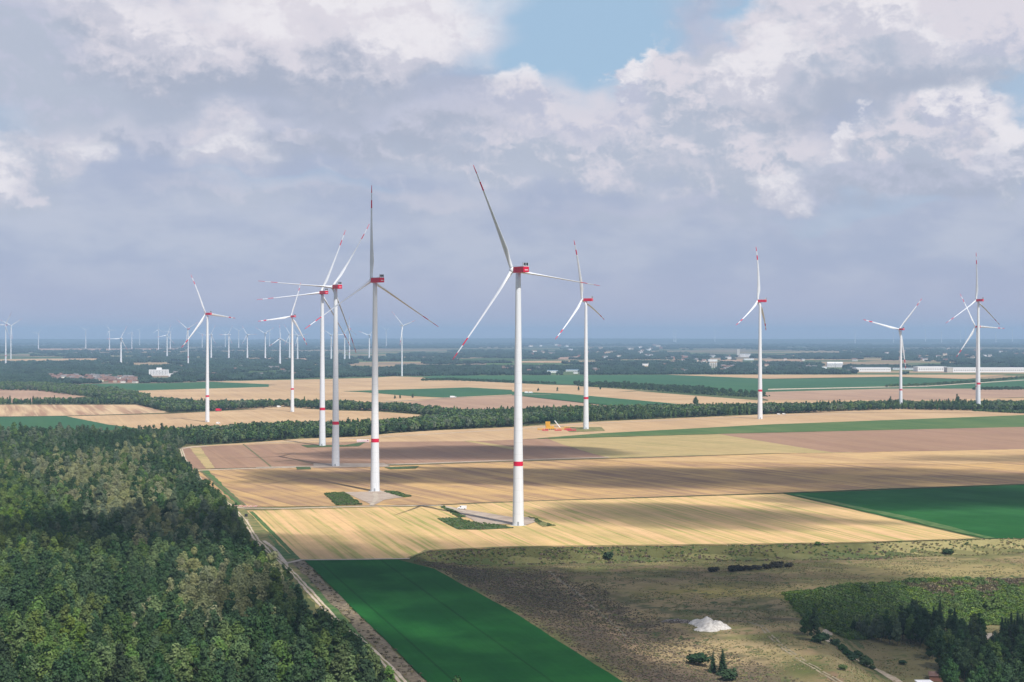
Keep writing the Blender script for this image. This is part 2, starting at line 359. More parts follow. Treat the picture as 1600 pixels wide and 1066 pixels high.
def leaf_mat(name, a, b, var=0.25, sc2=0.35):
    m = mat(name, a, 0.75, 0.15); t = NT(m.node_tree); bs = t.n['Principled BSDF']
    p = t.node('ShaderNodeTexCoord').outputs['Object']; rn = t.node('ShaderNodeObjectInfo').outputs['Random']
    c2 = t.mix(t.ss(t.noise(t.vm('ADD', p, t.xyz(t.m('MULTIPLY', rn, 90))), sc2, 4), .35, .65), a, b)
    k = t.m('ADD', 1-var, t.m('MULTIPLY', rn, 2*var)); 
    hs = t.node('ShaderNodeHueSaturation'); t.l.new(c2, hs.inputs['Color']); t.l.new(k, hs.inputs['Value'])
    t.l.new(t.m('ADD', 0.485, t.m('MULTIPLY', t.m('FRACT', t.m('MULTIPLY', rn, 7.3)), 0.03)), hs.inputs['Hue'])
    t.l.new(t.m('ADD', 0.8, t.m('MULTIPLY', t.m('FRACT', t.m('MULTIPLY', rn, 13.7)), 0.3)), hs.inputs['Saturation'])
    t.l.new(hs.outputs[0], bs.inputs['Base Color'])
    return m
M['leaf_mid'] = leaf_mat('leaf_mid', (.064, .115, .032), (.108, .165, .046))
M['leaf_dark'] = leaf_mat('leaf_dark', (.026, .062, .023), (.046, .092, .031))
M['leaf_pale'] = leaf_mat('leaf_pale', (.17, .19, .085), (.25, .26, .12), .15)
M['leaf_sage'] = leaf_mat('leaf_sage', (.085, .125, .068), (.14, .175, .10), .2)
M['leaf_yellow'] = leaf_mat('leaf_yellow', (.085, .14, .026), (.125, .18, .036))
M['leaf_conifer'] = leaf_mat('leaf_conifer', (.016, .040, .020), (.032, .062, .028))
M['leaf_brown'] = leaf_mat('leaf_brown', (.035, .034, .024), (.06, .052, .036), .3)
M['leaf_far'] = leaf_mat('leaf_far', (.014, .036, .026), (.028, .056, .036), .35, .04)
M['fern'] = leaf_mat('fern', (.07, .13, .02), (.13, .20, .03), .3)
M['tuft'] = leaf_mat('tuft', (.27, .23, .12), (.38, .31, .17), .15)
M['tuft_olive'] = leaf_mat('tuft_olive', (.22, .21, .095), (.28, .25, .12), .15)
M['tuft_brown'] = leaf_mat('tuft_brown', (.17, .13, .10), (.22, .165, .12), .15)
M['tuft_dark'] = leaf_mat('tuft_dark', (.13, .12, .07), (.18, .15, .10), .2)

# ---------------------------------------------------------------- ground: one sheet to the horizon
def grow(a, b, step, far, k=1.18):
    v = list(np.arange(a, b, step)); s = step; q = v[-1]
    while q < far: s *= k; q += s; v.append(min(q, far))
    s = step; q = a; pre = []
    return v
xs = np.array(sorted([-q for q in grow(0, 0.1, 60, 32000, 1.15)][1:] + grow(0, 0.1, 60, 32000, 1.15)))
xs = np.array(sorted(set(np.concatenate([np.arange(-150, 640, 5.0), xs[(xs < -155) | (xs > 645)]]))))
ys = np.array(sorted(set(list(np.arange(380, 1010, 5.0))+[q for q in grow(1015, 1016, 12, 32000, 1.13)]+[370, 350, 320, 280, 220, 140, 40, -100, -400, -1000, -2500, -5000])))
GX, GY = np.meshgrid(xs, ys); GZ = height(GX, GY)
GZ = GZ+ssn((GY-22000)/9000)*(52+22*(fbm(GX/5200, GY/9000, 91, 3)-.5)*2)      # low hills close the plain
nx, ny = len(xs), len(ys)
V = np.stack([GX, GY, GZ], -1).reshape(-1, 3)
idx = np.arange(nx*ny).reshape(ny, nx)
Fq = np.stack([idx[:-1, :-1], idx[:-1, 1:], idx[1:, 1:], idx[1:, :-1]], -1).reshape(-1, 4)
def ground_mat():
    m = mat('ground_land', (.1, .12, .05), .95, .05); t = NT(m.node_tree); bs = t.n['Principled BSDF']
    p = t.node('ShaderNodeNewGeometry').outputs['Position']
    vo = t.node('ShaderNodeTexVoronoi'); 
    wv = t.vm('ADD', p, t.vm('MULTIPLY', t.noise(p, .0012, 2, .5, True), (300, 300, 0)))
    mp = t.node('ShaderNodeMapping'); t.l.new(wv, mp.inputs[0]); mp.inputs['Rotation'].default_value = (0, 0, R(14)); mp.inputs['Scale'].default_value = (1/800, 1/330, 0)
    t.l.new(mp.outputs[0], vo.inputs['Vector']); vo.inputs['Scale'].default_value = 1.0; vo.distance = 'CHEBYCHEV'; vo.inputs['Randomness'].default_value = .8
    r, g, b = t.sep(vo.outputs['Color'])
    fld = t.mix(t.ss(r, .50, .52), (.06, .10, .04), (.10, .14, .06))
    fld = t.mix(t.ss(g, .62, .64), fld, (.34, .25, .15))
    fld = t.mix(t.ss(b, .80, .82), fld, (.24, .18, .13))
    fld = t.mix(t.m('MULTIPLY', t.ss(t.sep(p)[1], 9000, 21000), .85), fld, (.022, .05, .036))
    x, y, z = t.sep(p)
    near = t.mix(t.ss(t.noise(p, .02, 6, .6), .4, .6), (.08, .10, .04), (.17, .16, .07))
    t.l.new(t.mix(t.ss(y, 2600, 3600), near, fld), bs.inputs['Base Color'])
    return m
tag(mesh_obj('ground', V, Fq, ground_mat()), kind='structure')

# pit land cover: a draped sheet, plant cover and bank shade stored as vertex colours
gx = np.arange(-80, 560, 2.5); gy = np.arange(470, 960, 2.5)
PX_, PY_ = np.meshgrid(gx, gy); PZ_ = height(PX_, PY_)
cpx, cpy = to_px(PX_, PY_, PZ_)
def cover_weight(cx, cy, rx, ry): return np.exp(-(((cpx-cx)/rx)**2+((cpy-cy)/ry)**2))
n1 = fbm(PX_/30, PY_/30, 21); n2 = fbm(PX_/7, PY_/7, 22); n3 = fbm(PX_/2.6, PY_/2.6, 23, 2)
def C3(*c2): return np.array(c2)
green = C3(.115, .125, .045); tan_ = C3(.31, .235, .125); brownw = C3(.10, .078, .058); olive = C3(.17, .155, .065)
cov = olive[None, None]*np.ones(PX_.shape+(1,))
def lay(colr, w): 
    global cov
    w = np.clip(w, 0, 1)[..., None]; cov = cov*(1-w)+colr*w
wt = ssn((n1+.5*n2-.62)/.25)
lay(tan_, wt*.6); lay(green, ssn((fbm(PX_/26, PY_/14, 31)-.48)/.12)*.7)
lay(C3(.19, .125, .085), ssn((fbm(PX_/20, PY_/12, 35)-.56)/.1)*.6); lay(C3(.085, .085, .045), ssn((fbm(PX_/30, PY_/8, 36)-.57)/.08)*.6)
lay(C3(.10, .12, .045), 1.2*cover_weight(1040, 950, 90, 14)); lay(C3(.12, .085, .065), 1.2*cover_weight(1110, 1012, 70, 7)*n2*2)
lay(C3(.36, .27, .16), 1.2*cover_weight(1020, 968, 12, 4))
# dark weedy strip beside the beet field
strip_w = ssn((pdist(PX_, PY_, W1)-4)/6)*ssn((88+30*(n1-.5)-pdist(PX_, PY_, W1))/26)*ssn((870-PY_)/15)
lay(brownw, strip_w*(.6+.6*n2)); lay(C3(.16, .115, .085), strip_w*ssn((fbm(PX_/12, PY_/25, 37)-.5)/.15)*.6)
lay(C3(.30, .2, .13), 1.5*np.exp(-(pdist(PX_, PY_, [at(865, 900)[:2], at(960, 985)[:2], at(1010, 1030)[:2]])/5)**2)*ssn((n2-.3)/.3))
lay(tan_*1.05, 1.4*cover_weight(1120, 1020, 110, 22)*ssn((n2-.25)/.3)); lay(tan_, 1.2*cover_weight(980, 915, 150, 9)*n2*1.6)
lay(C3(.24, .2, .07), 1.2*cover_weight(1120, 925, 120, 12)); lay(C3(.27, .22, .10), 1.3*cover_weight(1500, 893, 180, 10))
lay(C3(.22, .13, .09), 1.3*cover_weight(1330, 1040, 60, 40)*ssn((n2-.3)/.3))
lay(green*.8, 1.3*cover_weight(1260, 1045, 40, 14)); lay(tan_*.9, 1.2*cover_weight(1150, 955, 300, 40)*ssn((n2-.42)/.2))
# slope faces
lay(C3(.33, .24, .16), 1.3*cover_weight(1570, 854, 45, 8)*ssn((n2-.35)/.2))
sl1 = np.clip(1-pdist(PX_, PY_, N1)/15, 0, 1)
lay(C3(.085, .088, .035), (sl1 > 0)*1.0*ssn(sl1*4)*(.7+.4*n2)); lay(C3(.30, .26, .12), ssn(sl1*3)*ssn((cpx-1330)/90)*(.5+.5*n2))  # dark layer paints the shade below the field edge into the bank
bank2 = inpoly(PX_, PY_, LOW)*ssn((66-pdist(PX_, PY_, N2))/8)*ssn(pdist(PX_, PY_, W2)/8)
lay(C3(.15, .145, .045), bank2*(.7+.5*n2)); lay(C3(.075, .125, .022), bank2*ssn((cpy-938+20*(n1-.5))/10)*ssn((n2-.2)/.25))
lay(C3(.18, .13, .06), bank2*ssn((932-cpy)/10)*ssn((n2-.45)/.15)*.8)
low = inpoly(PX_, PY_, LOW)*ssn((pdist(PX_, PY_, N2)-60)/8)
lay(C3(.16, .14, .07), low*(.5+.5*n2))
cov = cov*(0.92+.36*n3)[..., None]
me_v = np.stack([PX_, PY_, PZ_+0.06], -1).reshape(-1, 3); ii = np.arange(PX_.size).reshape(PX_.shape)
fq = np.stack([ii[:-1, :-1], ii[:-1, 1:], ii[1:, 1:], ii[1:, :-1]], -1).reshape(-1, 4)
cxm, cym = me_v[fq].mean(1)[:, 0], me_v[fq].mean(1)[:, 1]
keep = inpoly(cxm, cym, PIT); fq = fq[keep]
cm = mat('pit_cover', (.2, .2, .1), .95, .05); t = NT(cm.node_tree)
va = t.node('ShaderNodeVertexColor'); va.layer_name = 'cover'
p = t.node('ShaderNodeNewGeometry').outputs['Position']
g = t.m('ADD', .55, t.m('MULTIPLY', t.noise(p, .9, 6, .7), .9))
t.l.new(t.mix(1.0, va.outputs[0], t.xyz(g, g, g), 'MULTIPLY'), t.n['Principled BSDF'].inputs['Base Color'])
po = mesh_obj('pit_grassland', me_v, fq, cm); tag(po, kind='structure')
ca_ = po.data.color_attributes.new('cover', 'FLOAT_COLOR', 'POINT')
ca_.data.foreach_set('color', np.concatenate([cov.reshape(-1, 3), np.ones((cov.size//3, 1))], 1).astype(np.float32).ravel())

# ---------------------------------------------------------------- fields
CLEAR = []
def field(name, pts, m, z, jit=0.6, clear=True):
    P0 = [flat(*q) for q in pts]; P1 = []
    for (ax, ay), (bx, by) in zip(P0, P0[1:]+P0[:1]):
        L = math.hypot(bx-ax, by-ay); n = max(1, min(40, int(L/14)))
        for i in range(n):
            f = i/n; j = jit if i else 0
            P1.append((ax+(bx-ax)*f+random.uniform(-j, j), ay+(by-ay)*f+random.uniform(-j, j), z))
    o = mesh_obj(name, P1, [tuple(range(len(P1)))], m)
    if o.data.polygons[0].normal.z < 0: o.data.flip_normals()
    if clear: CLEAR.append(P0)
    return tag(o, kind='structure')
def strip(name, pts, w, m, z, world=False, jit=.12, drape=False):
    P0 = [(q if world else at(*q)) for q in pts]; Q = []
    for a, b in zip(P0[:-1], P0[1:]):
        n = max(1, int(math.hypot(b[0]-a[0], b[1]-a[1])/6))
        for i in range(n): Q.append((a[0]+(b[0]-a[0])*i/n, a[1]+(b[1]-a[1])*i/n))
    Q.append(P0[-1][:2]); v = []; f = []
    for i, q in enumerate(Q):
        a = Q[max(i-1, 0)]; b = Q[min(i+1, len(Q)-1)]; L = math.hypot(b[0]-a[0], b[1]-a[1])+1e-6; nx_, ny_ = -(b[1]-a[1])/L, (b[0]-a[0])/L
        ww = (w[0]+(w[1]-w[0])*i/len(Q) if isinstance(w, tuple) else w)/2*(1+random.uniform(-jit, jit))
        for k in (-1, -.33, .33, 1):
            X, Y = q[0]+nx_*ww*k, q[1]+ny_*ww*k
            v.append((X, Y, (float(height(X, Y)) if drape else 0)+z))
        if i:
            for k in range(3): f.append((4*i-4+k, 4*i-3+k, 4*i+1+k, 4*i+k))
    o = mesh_obj(name, v, f, m)
    if o.data.polygons[0].normal.z < 0: o.data.flip_normals()
    return tag(o, kind='structure')
# far strips
for pts, mm in (
    ([(0, 562), (60, 561), (150, 560.5), (165, 562), (140, 565.5), (60, 567.5), (0, 568)], 'tan'),
    ([(56, 545), (280, 545), (280, 548), (56, 549)], 'tan_pink'),
    ([(328, 560), (480, 560.5), (480, 563), (328, 562)], 'tan_pink'),
    ([(812, 564.7), (911, 565), (911, 567.5), (812, 567)], 'tan'), ([(760, 568), (880, 568), (880, 570.5), (760, 570.5)], 'green_mid'),
    ([(787, 571), (847, 571), (847, 573), (787, 573)], 'tan'), ([(870, 559), (907, 557), (907, 561), (870, 562)], 'tan_pink'),
    ([(930, 551), (962, 550.6), (962, 553), (930, 553)], 'tan'), ([(976, 564), (1005, 564), (1005, 566), (976, 566)], 'tan'),
    ([(1075, 552), (1105, 552), (1105, 555), (1075, 555.5)], 'green_mid'), ([(1125, 563), (1160, 562.6), (1160, 565.5), (1125, 566)], 'tan_pink'),
    ([(1194, 562.6), (1255, 562.6), (1255, 565), (1194, 566)], 'tan_pink'), ([(1220, 556), (1244, 556), (1244, 558.5), (1220, 558.5)], 'tan'),
    ([(984, 534.7), (1003, 534.7), (1003, 536), (984, 536)], 'tan'), ([(1470, 566), (1493, 566), (1493, 568.5), (1470, 568.5)], 'tan'),
    ([(1545, 566), (1565, 566), (1565, 567.5), (1545, 567.5)], 'tan_pink'), ([(820, 549), (870, 549), (870, 551), (820, 551)], 'green_mid')):
    field('distant_field', pts, M[mm], 1.2, 4)
field('green_field', [(126, 600.5), (265, 599), (330, 597), (420, 601), (420, 605), (195, 611.5), (150, 610), (126, 606)], M['green_far'], .7)
field('stubble_field', [(400, 595), (580, 591), (614, 588.5), (660, 590), (700, 594), (800, 599), (898, 603.5), (997, 610.5), (927, 616), (884, 616.5), (800, 613), (800, 619), (714, 626), (640, 632), (560, 636), (440, 640), (330, 640), (225, 630), (195, 611.3), (330, 607), (400, 605.2), (434, 602), (330, 597.2)], M['tan'], .6, 2)
field('green_field', [(535, 612), (732, 606), (800, 610), (800, 617), (693, 622), (640, 619.5), (569, 613.5)], M['green_far'], .9)
field('green_field', [(659, 591), (676, 587.5), (1070, 586.2), (1200, 593), (1397, 589.5), (1510, 593.5), (1700, 587), (1700, 611), (1600, 609.5), (1397, 609.5), (1200, 613.5), (1163, 616), (1080, 608.5), (940, 601), (898, 602), (800, 598.5), (746, 596)], M['green_far'], .7)
field('stubble_field', [(1040, 586), (1574, 586), (1510, 593), (1397, 589), (1200, 592.4)], M['tan'], .9)
field('farm_road', [(1200, 608.5), (1448, 603.5), (1600, 594), (1600, 595), (1448, 604.6), (1200, 610)], M['track'], 1.0, 0)
field('stubble_field', [(882, 617), (997, 612), (1166, 625), (1300, 634), (1157, 640), (1053, 636), (969, 626)], M['tan'], .8)
field('stubble_field', [(560, 640), (640, 629), (693, 622.8), (800, 618.2), (950, 635), (930, 648), (724, 650), (636, 642)], M['tan_pink'], .75)
field('green_strip', [(800, 612.5), (884, 616), (1048, 631), (1100, 637), (980, 637), (800, 618)], M['green_far'], 1.0)
field('stubble_field', [(1163, 616), (1200, 613), (1383, 608), (1700, 608), (1700, 621), (1600, 621), (1467, 626), (1200, 625.5)], M['tan_pink'], .8)
field('stubble_field', [(1200, 625.5), (1304, 626), (1700, 621), (1700, 645), (1200, 645)], M['tan'], .7)
field('stubble_field', [(-60, 610), (0, 608), (56, 609), (135, 620), (60, 629), (-60, 631)], M['tan_pink'], .6)
field('stubble_field', [(-60, 633), (214, 633), (267, 645.5), (104, 650.3), (-60, 652)], M['tan_striped'], .6)
field('green_field', [(-60, 652.5), (104, 651), (169, 664), (230, 672), (-60, 676)], M['green_far'], .5)
field('stubble_field', [(104, 651), (265, 647), (400, 640), (442, 637), (527, 642), (580, 643), (657, 648.5), (640, 658), (541, 664), (400, 672), (283, 678), (230, 673), (169, 664)], M['tan'], .4)
# fields of the middle distance
field('stubble_field', [(275, 699), (400, 691.5), (470, 686), (558, 683), (608, 678), (681, 673), (800, 668), (927, 659.5), (1183, 648.5), (1405, 641), (1600, 645), (1900, 641), (1900, 647), (1600, 649), (1200, 664), (941, 677.5), (837, 686), (740, 690), (560, 691), (400, 695)], M['tan'], .30, 1.2)
field('green_strip', [(837, 685.5), (941, 677.3), (1200, 663.7), (1600, 649), (1900, 638), (1900, 655), (1600, 667.5), (1200, 676.3), (1000, 681.5), (870, 686)], M['green_mid'], .33)
field('ploughed_field', [(283, 700), (324, 697), (400, 693), (560, 690), (740, 689), (857, 686), (876, 694), (918, 707), (952, 716.5), (800, 721), (651, 726), (514, 729.5), (400, 731), (300, 733.5), (291, 717)], M['plough_pink'], .25)
field('stubble_strip', [(297, 700.5), (313, 699.5), (336, 732), (322, 733)], M['stubble_yellow'], .33)
field('stubble_strip', [(724, 689.5), (736, 689), (815, 701), (800, 703)], M['stubble_yellow'], .33)
field('stubble_field', [(857, 686.5), (1200, 676.5), (1340, 676), (1330, 708), (1200, 709), (1066, 713), (952, 716.5), (918, 707), (876, 694)], M['stubble_yellow'], .28)
field('stubble_field', [(1120, 678.3), (1600, 667.5), (1900, 655), (1900, 690), (1600, 703), (1300, 707.5)], M['plough_pink'], .30)
field('stubble_field', [(290, 734.5), (400, 732), (514, 730.5), (651, 727), (800, 722), (952, 717.2), (1200, 709.8), (1450, 703), (1900, 690), (1900, 745), (1600, 756.5), (1200, 771.5), (819, 783.5), (682, 789.3), (571, 790.5), (377, 793)], M['stubble_mid'], .22)
field('stubble_strip', [(930, 720), (1200, 711), (1600, 702.5), (1900, 693), (1900, 712), (1500, 726), (1150, 723)], M['stubble_sunlit'], .36, 1)  # sunlit band of the same field, painted as a lighter sheet
field('stubble_field', [(385, 798), (461, 874.5), (640, 873), (667, 861.5), (800, 856), (1200, 851.3), (1352, 848.5), (1531, 842.8), (1223, 772), (819, 784.3), (682, 790), (571, 791.5)], M['stubble_near'], .20)
field('beet_field', [(1228, 772), (1600, 758), (1900, 746), (1900, 838), (1600, 841.5), (1538, 842)], M['beet_right'], .24)
field('grass_strip', [(1240, 774), (1250, 773.5), (1420, 808), (1555, 841), (1541, 842), (1400, 809)], M['verge_green'], .29, 1.5)
field('beet_field', [(476, 877), (621, 875.5), (644, 881.5), (678, 890), (800, 957), (971, 1066), (1150, 1180), (760, 1180), (667, 1066)], M['beet'], .45, .3)
field('weed_strip', [(455, 877.5), (475, 877), (666, 1066), (758, 1180), (730, 1180), (641, 1066)], M['dry_weeds'], .28, 1.2)
field('grass_verge', [(377, 792), (385, 798), (461, 874.5), (455, 877.5), (641, 1066), (730, 1180), (690, 1180), (600, 1066), (450, 900), (395, 842), (330, 790), (297, 736), (312, 735)], M['verge'], .12, 1)
field('grass_verge', [(418, 836), (432, 848), (460, 873), (440, 874)], M['verge_green'], .17, 1)
field('grass_verge', [(470, 905), (500, 925), (560, 990), (600, 1030), (625, 1066), (610, 1050), (545, 985)], M['verge_green'], .17, 1)
field('fallow_strip', [(312, 736), (325, 735.5), (352, 762), (383, 788), (372, 790)], M['verge_green'], .26, 1)
# tracks, ditches, pads
ROAD = [(283, 702), (288, 717), (301, 736), (331, 767), (360, 791), (381, 812), (400, 843), (423, 866), (442, 881), (461, 900), (499, 942), (537, 984), (560, 999), (602, 1037), (628, 1066), (690, 1140)]
strip('dirt_track', ROAD, 3.0, M['track'], .32, jit=.3)
strip('track_crown', ROAD, .8, M['verge'], .36, jit=.6)
strip('dirt_track', [(301, 736), (350, 734), (400, 732.5), (514, 730)], 7, M['track'], .40)
strip('dirt_track', [(283, 701.5), (300, 699), (324, 697.5)], 7, M['track'], .40)
strip('dirt_track', [(360, 793.5), (385, 795), (440, 795.5), (571, 792), (690, 790.5)], 4.2, M['track'], .36)
strip('dirt_track', [(444, 882), (470, 876), (560, 875), (640, 874)], 3.5, M['farm_road'], .36)
strip('dirt_track', [(412, 846), (428, 858), (446, 880)], 2.2, M['track'], .36)
strip('ditch', [(690, 789.6), (819, 784), (1200, 771.6), (1600, 757)], 3.2, M['ditch'], .40)
strip('ditch', [(514, 729), (651, 726.5), (800, 721.5), (952, 716.6), (1100, 712.5)], 8, M['ditch'], .42)
strip('farm_road', [(400, 731), (514, 728.5), (651, 725), (800, 719.5), (952, 715)], 7, M['farm_road'], .38)
strip('farm_road', [(400, 693.5), (560, 685.5), (800, 671.5), (927, 662), (1200, 651), (1405, 643)], 5, M['track'], .50)
strip('farm_road', [(600, 629), (704, 622.5), (800, 618.7), (860, 617)], 8, M['farm_road'], 1.3)
strip('farm_road', [(0, 652), (104, 650.7), (265, 646.3), (400, 640)], 7, M['ditch'], .9)
strip('grass_margin', [(392, 800), (425, 833), (466, 875)], 3, M['verge_green'], .3)
field('turbine_pad', [(699, 792), (800, 809), (830, 809), (841, 815), (824, 821), (780, 820), (750, 820), (715, 801), (690, 791)], M['gravel_pad'], .44)
field('turbine_pad', [(539, 770), (583, 791), (600, 782), (641, 776), (600, 768.5)], M['gravel_pad'], .44)
field('turbine_pad', [(490, 725), (600, 724.5), (610, 730), (490, 731.5)], M['gravel_pad'], .48)
field('turbine_pad', [(470, 696), (540, 696), (575, 690), (560, 698), (480, 700)], M['weeds'], .48)
field('weed_patch', [(507, 772), (537, 770), (566, 789.5), (526, 790.5)], M['weeds'], .42)
field('weed_patch', [(600, 769), (620, 769), (643, 776.5), (630, 778)], M['weeds'], .47)
field('weed_patch', [(683, 811), (717, 809.5), (730, 815), (784, 821), (803, 826), (750, 828.5), (715, 828)], M['weeds'], .42)
field('weed_patch', [(688, 792.5), (697, 792), (729, 809), (716, 809)], M['weeds'], .46)
field('weed_patch', [(826, 809), (836, 811), (868, 822), (848, 824)], M['verge'], .40)
field('weed_patch', [(462, 730.5), (485, 730.5), (486, 734), (464, 734.5)], M['weeds'], .52)
field('weed_patch', [(600, 731), (655, 729), (650, 733), (610, 734)], M['weeds'], .52)
field('weed_patch', [(880, 668), (940, 668), (945, 674), (890, 676)], M['verge'], .52)
strip('plough_or_shadow_line', [(380, 694.5), (402, 712), (425, 731)], 1.8, M['ditch'], .36)
strip('plough_or_shadow_line', [(440, 693), (560, 690.7)], 2, M['ditch'], .52)
strip('plough_or_shadow_line', [(430, 722), (463, 719), (500, 728)], 2, M['ditch'], .36)  # cast shadow of a turbine tower, laid down as a dark strip
strip('grass_margin', [(640, 872.5), (655, 866), (668, 861), (800, 855.3), (1000, 853), (1200, 850.6), (1352, 848), (1531, 842.5)], 2.6, M['verge'], .40, jit=.5)
strip('grass_margin', [(1225, 771), (1400, 764), (1600, 757), (1800, 749)], 2.4, M['verge_green'], .50, jit=.4)
strip('grass_margin', [(385, 799), (571, 793.5), (682, 791.5)], 2.0, M['verge'], .42, jit=.5)
strip('grass_margin', [(842, 686.3), (941, 681), (1000, 682), (1200, 677), (1400, 672)], 2.6, M['verge'], .50, jit=.5)
strip('grass_margin', [(312, 735.5), (352, 767), (383, 791)], 2.2, M['ditch'], .36, jit=.4)
strip('worn_track', [(690, 791), (735, 803), (790, 819)], 3.5, M['farm_road'], .52, jit=.3)
strip('worn_track', [(580, 791), (588, 780), (586, 771)], 3.5, M['farm_road'], .52, jit=.3)
# pit tracks
M['pit_track'] = noisy('pit_track', (.34, .27, .19), (.46, .38, .29), .4, .95, 6)
M['pit_rut'] = noisy('pit_rut', (.22, .19, .12), (.32, .26, .18), .4, .95, 6)
for off in (-1.0, 1.0):
    q = [at(*p_) for p_ in ((1120, 972), (1160, 971), (1188, 978), (1204, 995), (1225, 1013), (1255, 1034), (1285, 1052), (1310, 1066), (1340, 1085))]
    strip('wheel_rut', [(a+off*.9, b) for a, b, c2 in q], .9, M['pit_rut'], .12, True, drape=True)
strip('dirt_track', [(1360, 983.5), (1325, 984), (1300, 987), (1289, 993), (1293, 1003), (1315, 1018), (1345, 1035), (1375, 1050), (1400, 1064), (1440, 1090)], 3.6, M['pit_track'], .2, drape=True)
strip('dirt_track', [(858, 893), (900, 925), (945, 965), (990, 1005)], 1.6, M['pit_rut'], .12, drape=True)
q = [at(*p_) for p_ in ((1520, 992), (1560, 990), (1580, 1000), (1620, 1015), (1660, 1040), (1600, 1045), (1570, 1020), (1530, 1004))]
yv = [(a, b, c2+.25) for a, b, c2 in q]
yo = mesh_obj('gravel_yard', yv, [tuple(range(len(yv)))], M['track']); tag(yo, kind='structure')
if yo.data.polygons[0].normal.z < 0: yo.data.flip_normals()

# ---------------------------------------------------------------- trees
def leaf_shell(blobs, n, size, rs, core=True, up=0.25):
    """leaf clumps spread over the surfaces of overlapping boughs; returns vertices and faces"""
    v = []; f = []
    areas = np.array([b[3]*b[3] for b in blobs]); cnt = rs.multinomial(n, areas/areas.sum())
    for (cx, cy, cz, r, sq), k in zip(blobs, cnt):
        d = rs.normal(size=(k, 3)); d /= np.linalg.norm(d, axis=1)[:, None]; d[:, 2] = np.where(d[:, 2] < -.35, -d[:, 2], d[:, 2])
        rr = r*rs.uniform(.72, 1.08, k)[:, None]
        c2 = d*rr*np.array([1, 1, sq])+np.array([cx, cy, cz])
        nrm = d+rs.normal(size=(k, 3))*.55+np.array([0, 0, up]); nrm /= np.linalg.norm(nrm, axis=1)[:, None]
        a = np.cross(nrm, rs.normal(size=(k, 3))); a /= np.linalg.norm(a, axis=1)[:, None]; b = np.cross(nrm, a)
        s = size*rs.uniform(.6, 1.4, k)[:, None]
        q = np.stack([c2-a*s-b*s*.5, c2+a*s*.2-b*s*.9, c2+a*s, c2+b*s*.8], 1).reshape(-1, 3)
        o = len(v); v += q.tolist(); f += [(o+4*i, o+4*i+1, o+4*i+2, o+4*i+3) for i in range(k)]
        if core:
            bm = bmesh.new(); bmesh.ops.create_icosphere(bm, subdivisions=1, radius=1)
            o = len(v); v += [(cx+w.co.x*r*.72, cy+w.co.y*r*.72, cz+w.co.z*r*.72*sq) for w in bm.verts]
            f += [tuple(o+w.index for w in ff.verts) for ff in bm.faces]; bm.free()
    return v, f
def broad_crown(seed, h=14, rad=3.8, n=2300, size=.34, nb=18):
    rs = np.random.default_rng(seed); bl = []
    bl.append((0, 0, h*.55, rad*.72, 1.25))
    for i in range(nb):
        a = rs.uniform(0, 6.28); z = rs.uniform(.22, .92); e = min(1.0, (z-.05)/.25)*(1-.8*((z-.2)/.8)**2.2 if z > .2 else 1)
        rr = rad*.70*e*rs.uniform(.6, 1.1)
        bl.append((math.cos(a)*rr, math.sin(a)*rr, h*z*.93, rad*rs.uniform(.28, .44)*(1.1-.35*z), rs.uniform(.8, 1.3)))
    bl.append((rs.uniform(-.5, .5), rs.uniform(-.5, .5), h*.88, rad*.34, 1.5))
    return leaf_shell(bl, n, size, rs)
def conifer_crown(seed, h=12, rad=2.6, n=1100, size=.36):
    rs = np.random.default_rng(seed); v = []; f = []
    for tier in range(14):
        z = h*(.06+.9*tier/14); r = rad*(1-tier/14.5)*rs.uniform(.85, 1.1); k = int(n/14*(1.6-tier/10))
        a = rs.uniform(0, 6.28, k); q = np.sqrt(rs.uniform(.05, 1, k))*r*(1+.25*np.sin(a*5+tier))
        zc = z+h*.05-(q/r)*h*.06+rs.uniform(-.15, .15, k)
        for i in range(k):
            dx, dy = math.cos(a[i]), math.sin(a[i]); s = size*rs.uniform(.7, 1.4)*(1.2-.5*tier/14); o = len(v)
            c0 = np.array([dx*q[i], dy*q[i], zc[i]]); t_ = np.array([dx, dy, -.45]); b_ = np.array([-dy, dx, rs.uniform(-.3, .3)])
            v += [(c0-t_*s).tolist(), (c0+b_*s*.6).tolist(), (c0+t_*s*1.3).tolist(), (c0-b_*s*.6).tolist()]; f.append((o, o+1, o+2, o+3))
    bm = bmesh.new(); bmesh.ops.create_cone(bm, segments=9, radius1=rad*.62, radius2=.05, depth=h*.85)
    o = len(v); v += [(w.co.x, w.co.y, w.co.z+h*.49) for w in bm.verts]; f += [tuple(o+w.index for w in ff.verts) for ff in bm.faces]; bm.free()
    return v, f
def bush_crown(seed, h=2.4, rad=1.7, n=420, size=.24):
    rs = np.random.default_rng(seed); bl = []
    for i in range(6):
        a = rs.uniform(0, 6.28); q = rad*rs.uniform(.1, .55); bl.append((math.cos(a)*q, math.sin(a)*q, h*rs.uniform(.3, .6), rad*rs.uniform(.4, .6), rs.uniform(.8, 1.1)))
    return leaf_shell(bl, n, size, rs)
def trunk_mesh(h, r, seed):
    b = MB(); rs = random.Random(seed)
    b.tube([(0, 0, -.3), (.05, 0, h*.3), (-.05, .08, h*.6), (0, 0, h*.85)], [r, r*.75, r*.45, r*.12], 7)
    for i in range(5):
        a = rs.uniform(0, 6.28); z = h*rs.uniform(.25, .55); L = h*rs.uniform(.14, .24)
        b.tube([(0, 0, z), (math.cos(a)*L*.5, math.sin(a)*L*.5, z+L*.5), (math.cos(a)*L, math.sin(a)*L, z+L*1.1)], [r*.4, r*.25, r*.08], 5, cap=False)
    return b
TREE = {}      # kind -> list of (crown mesh, trunk mesh)
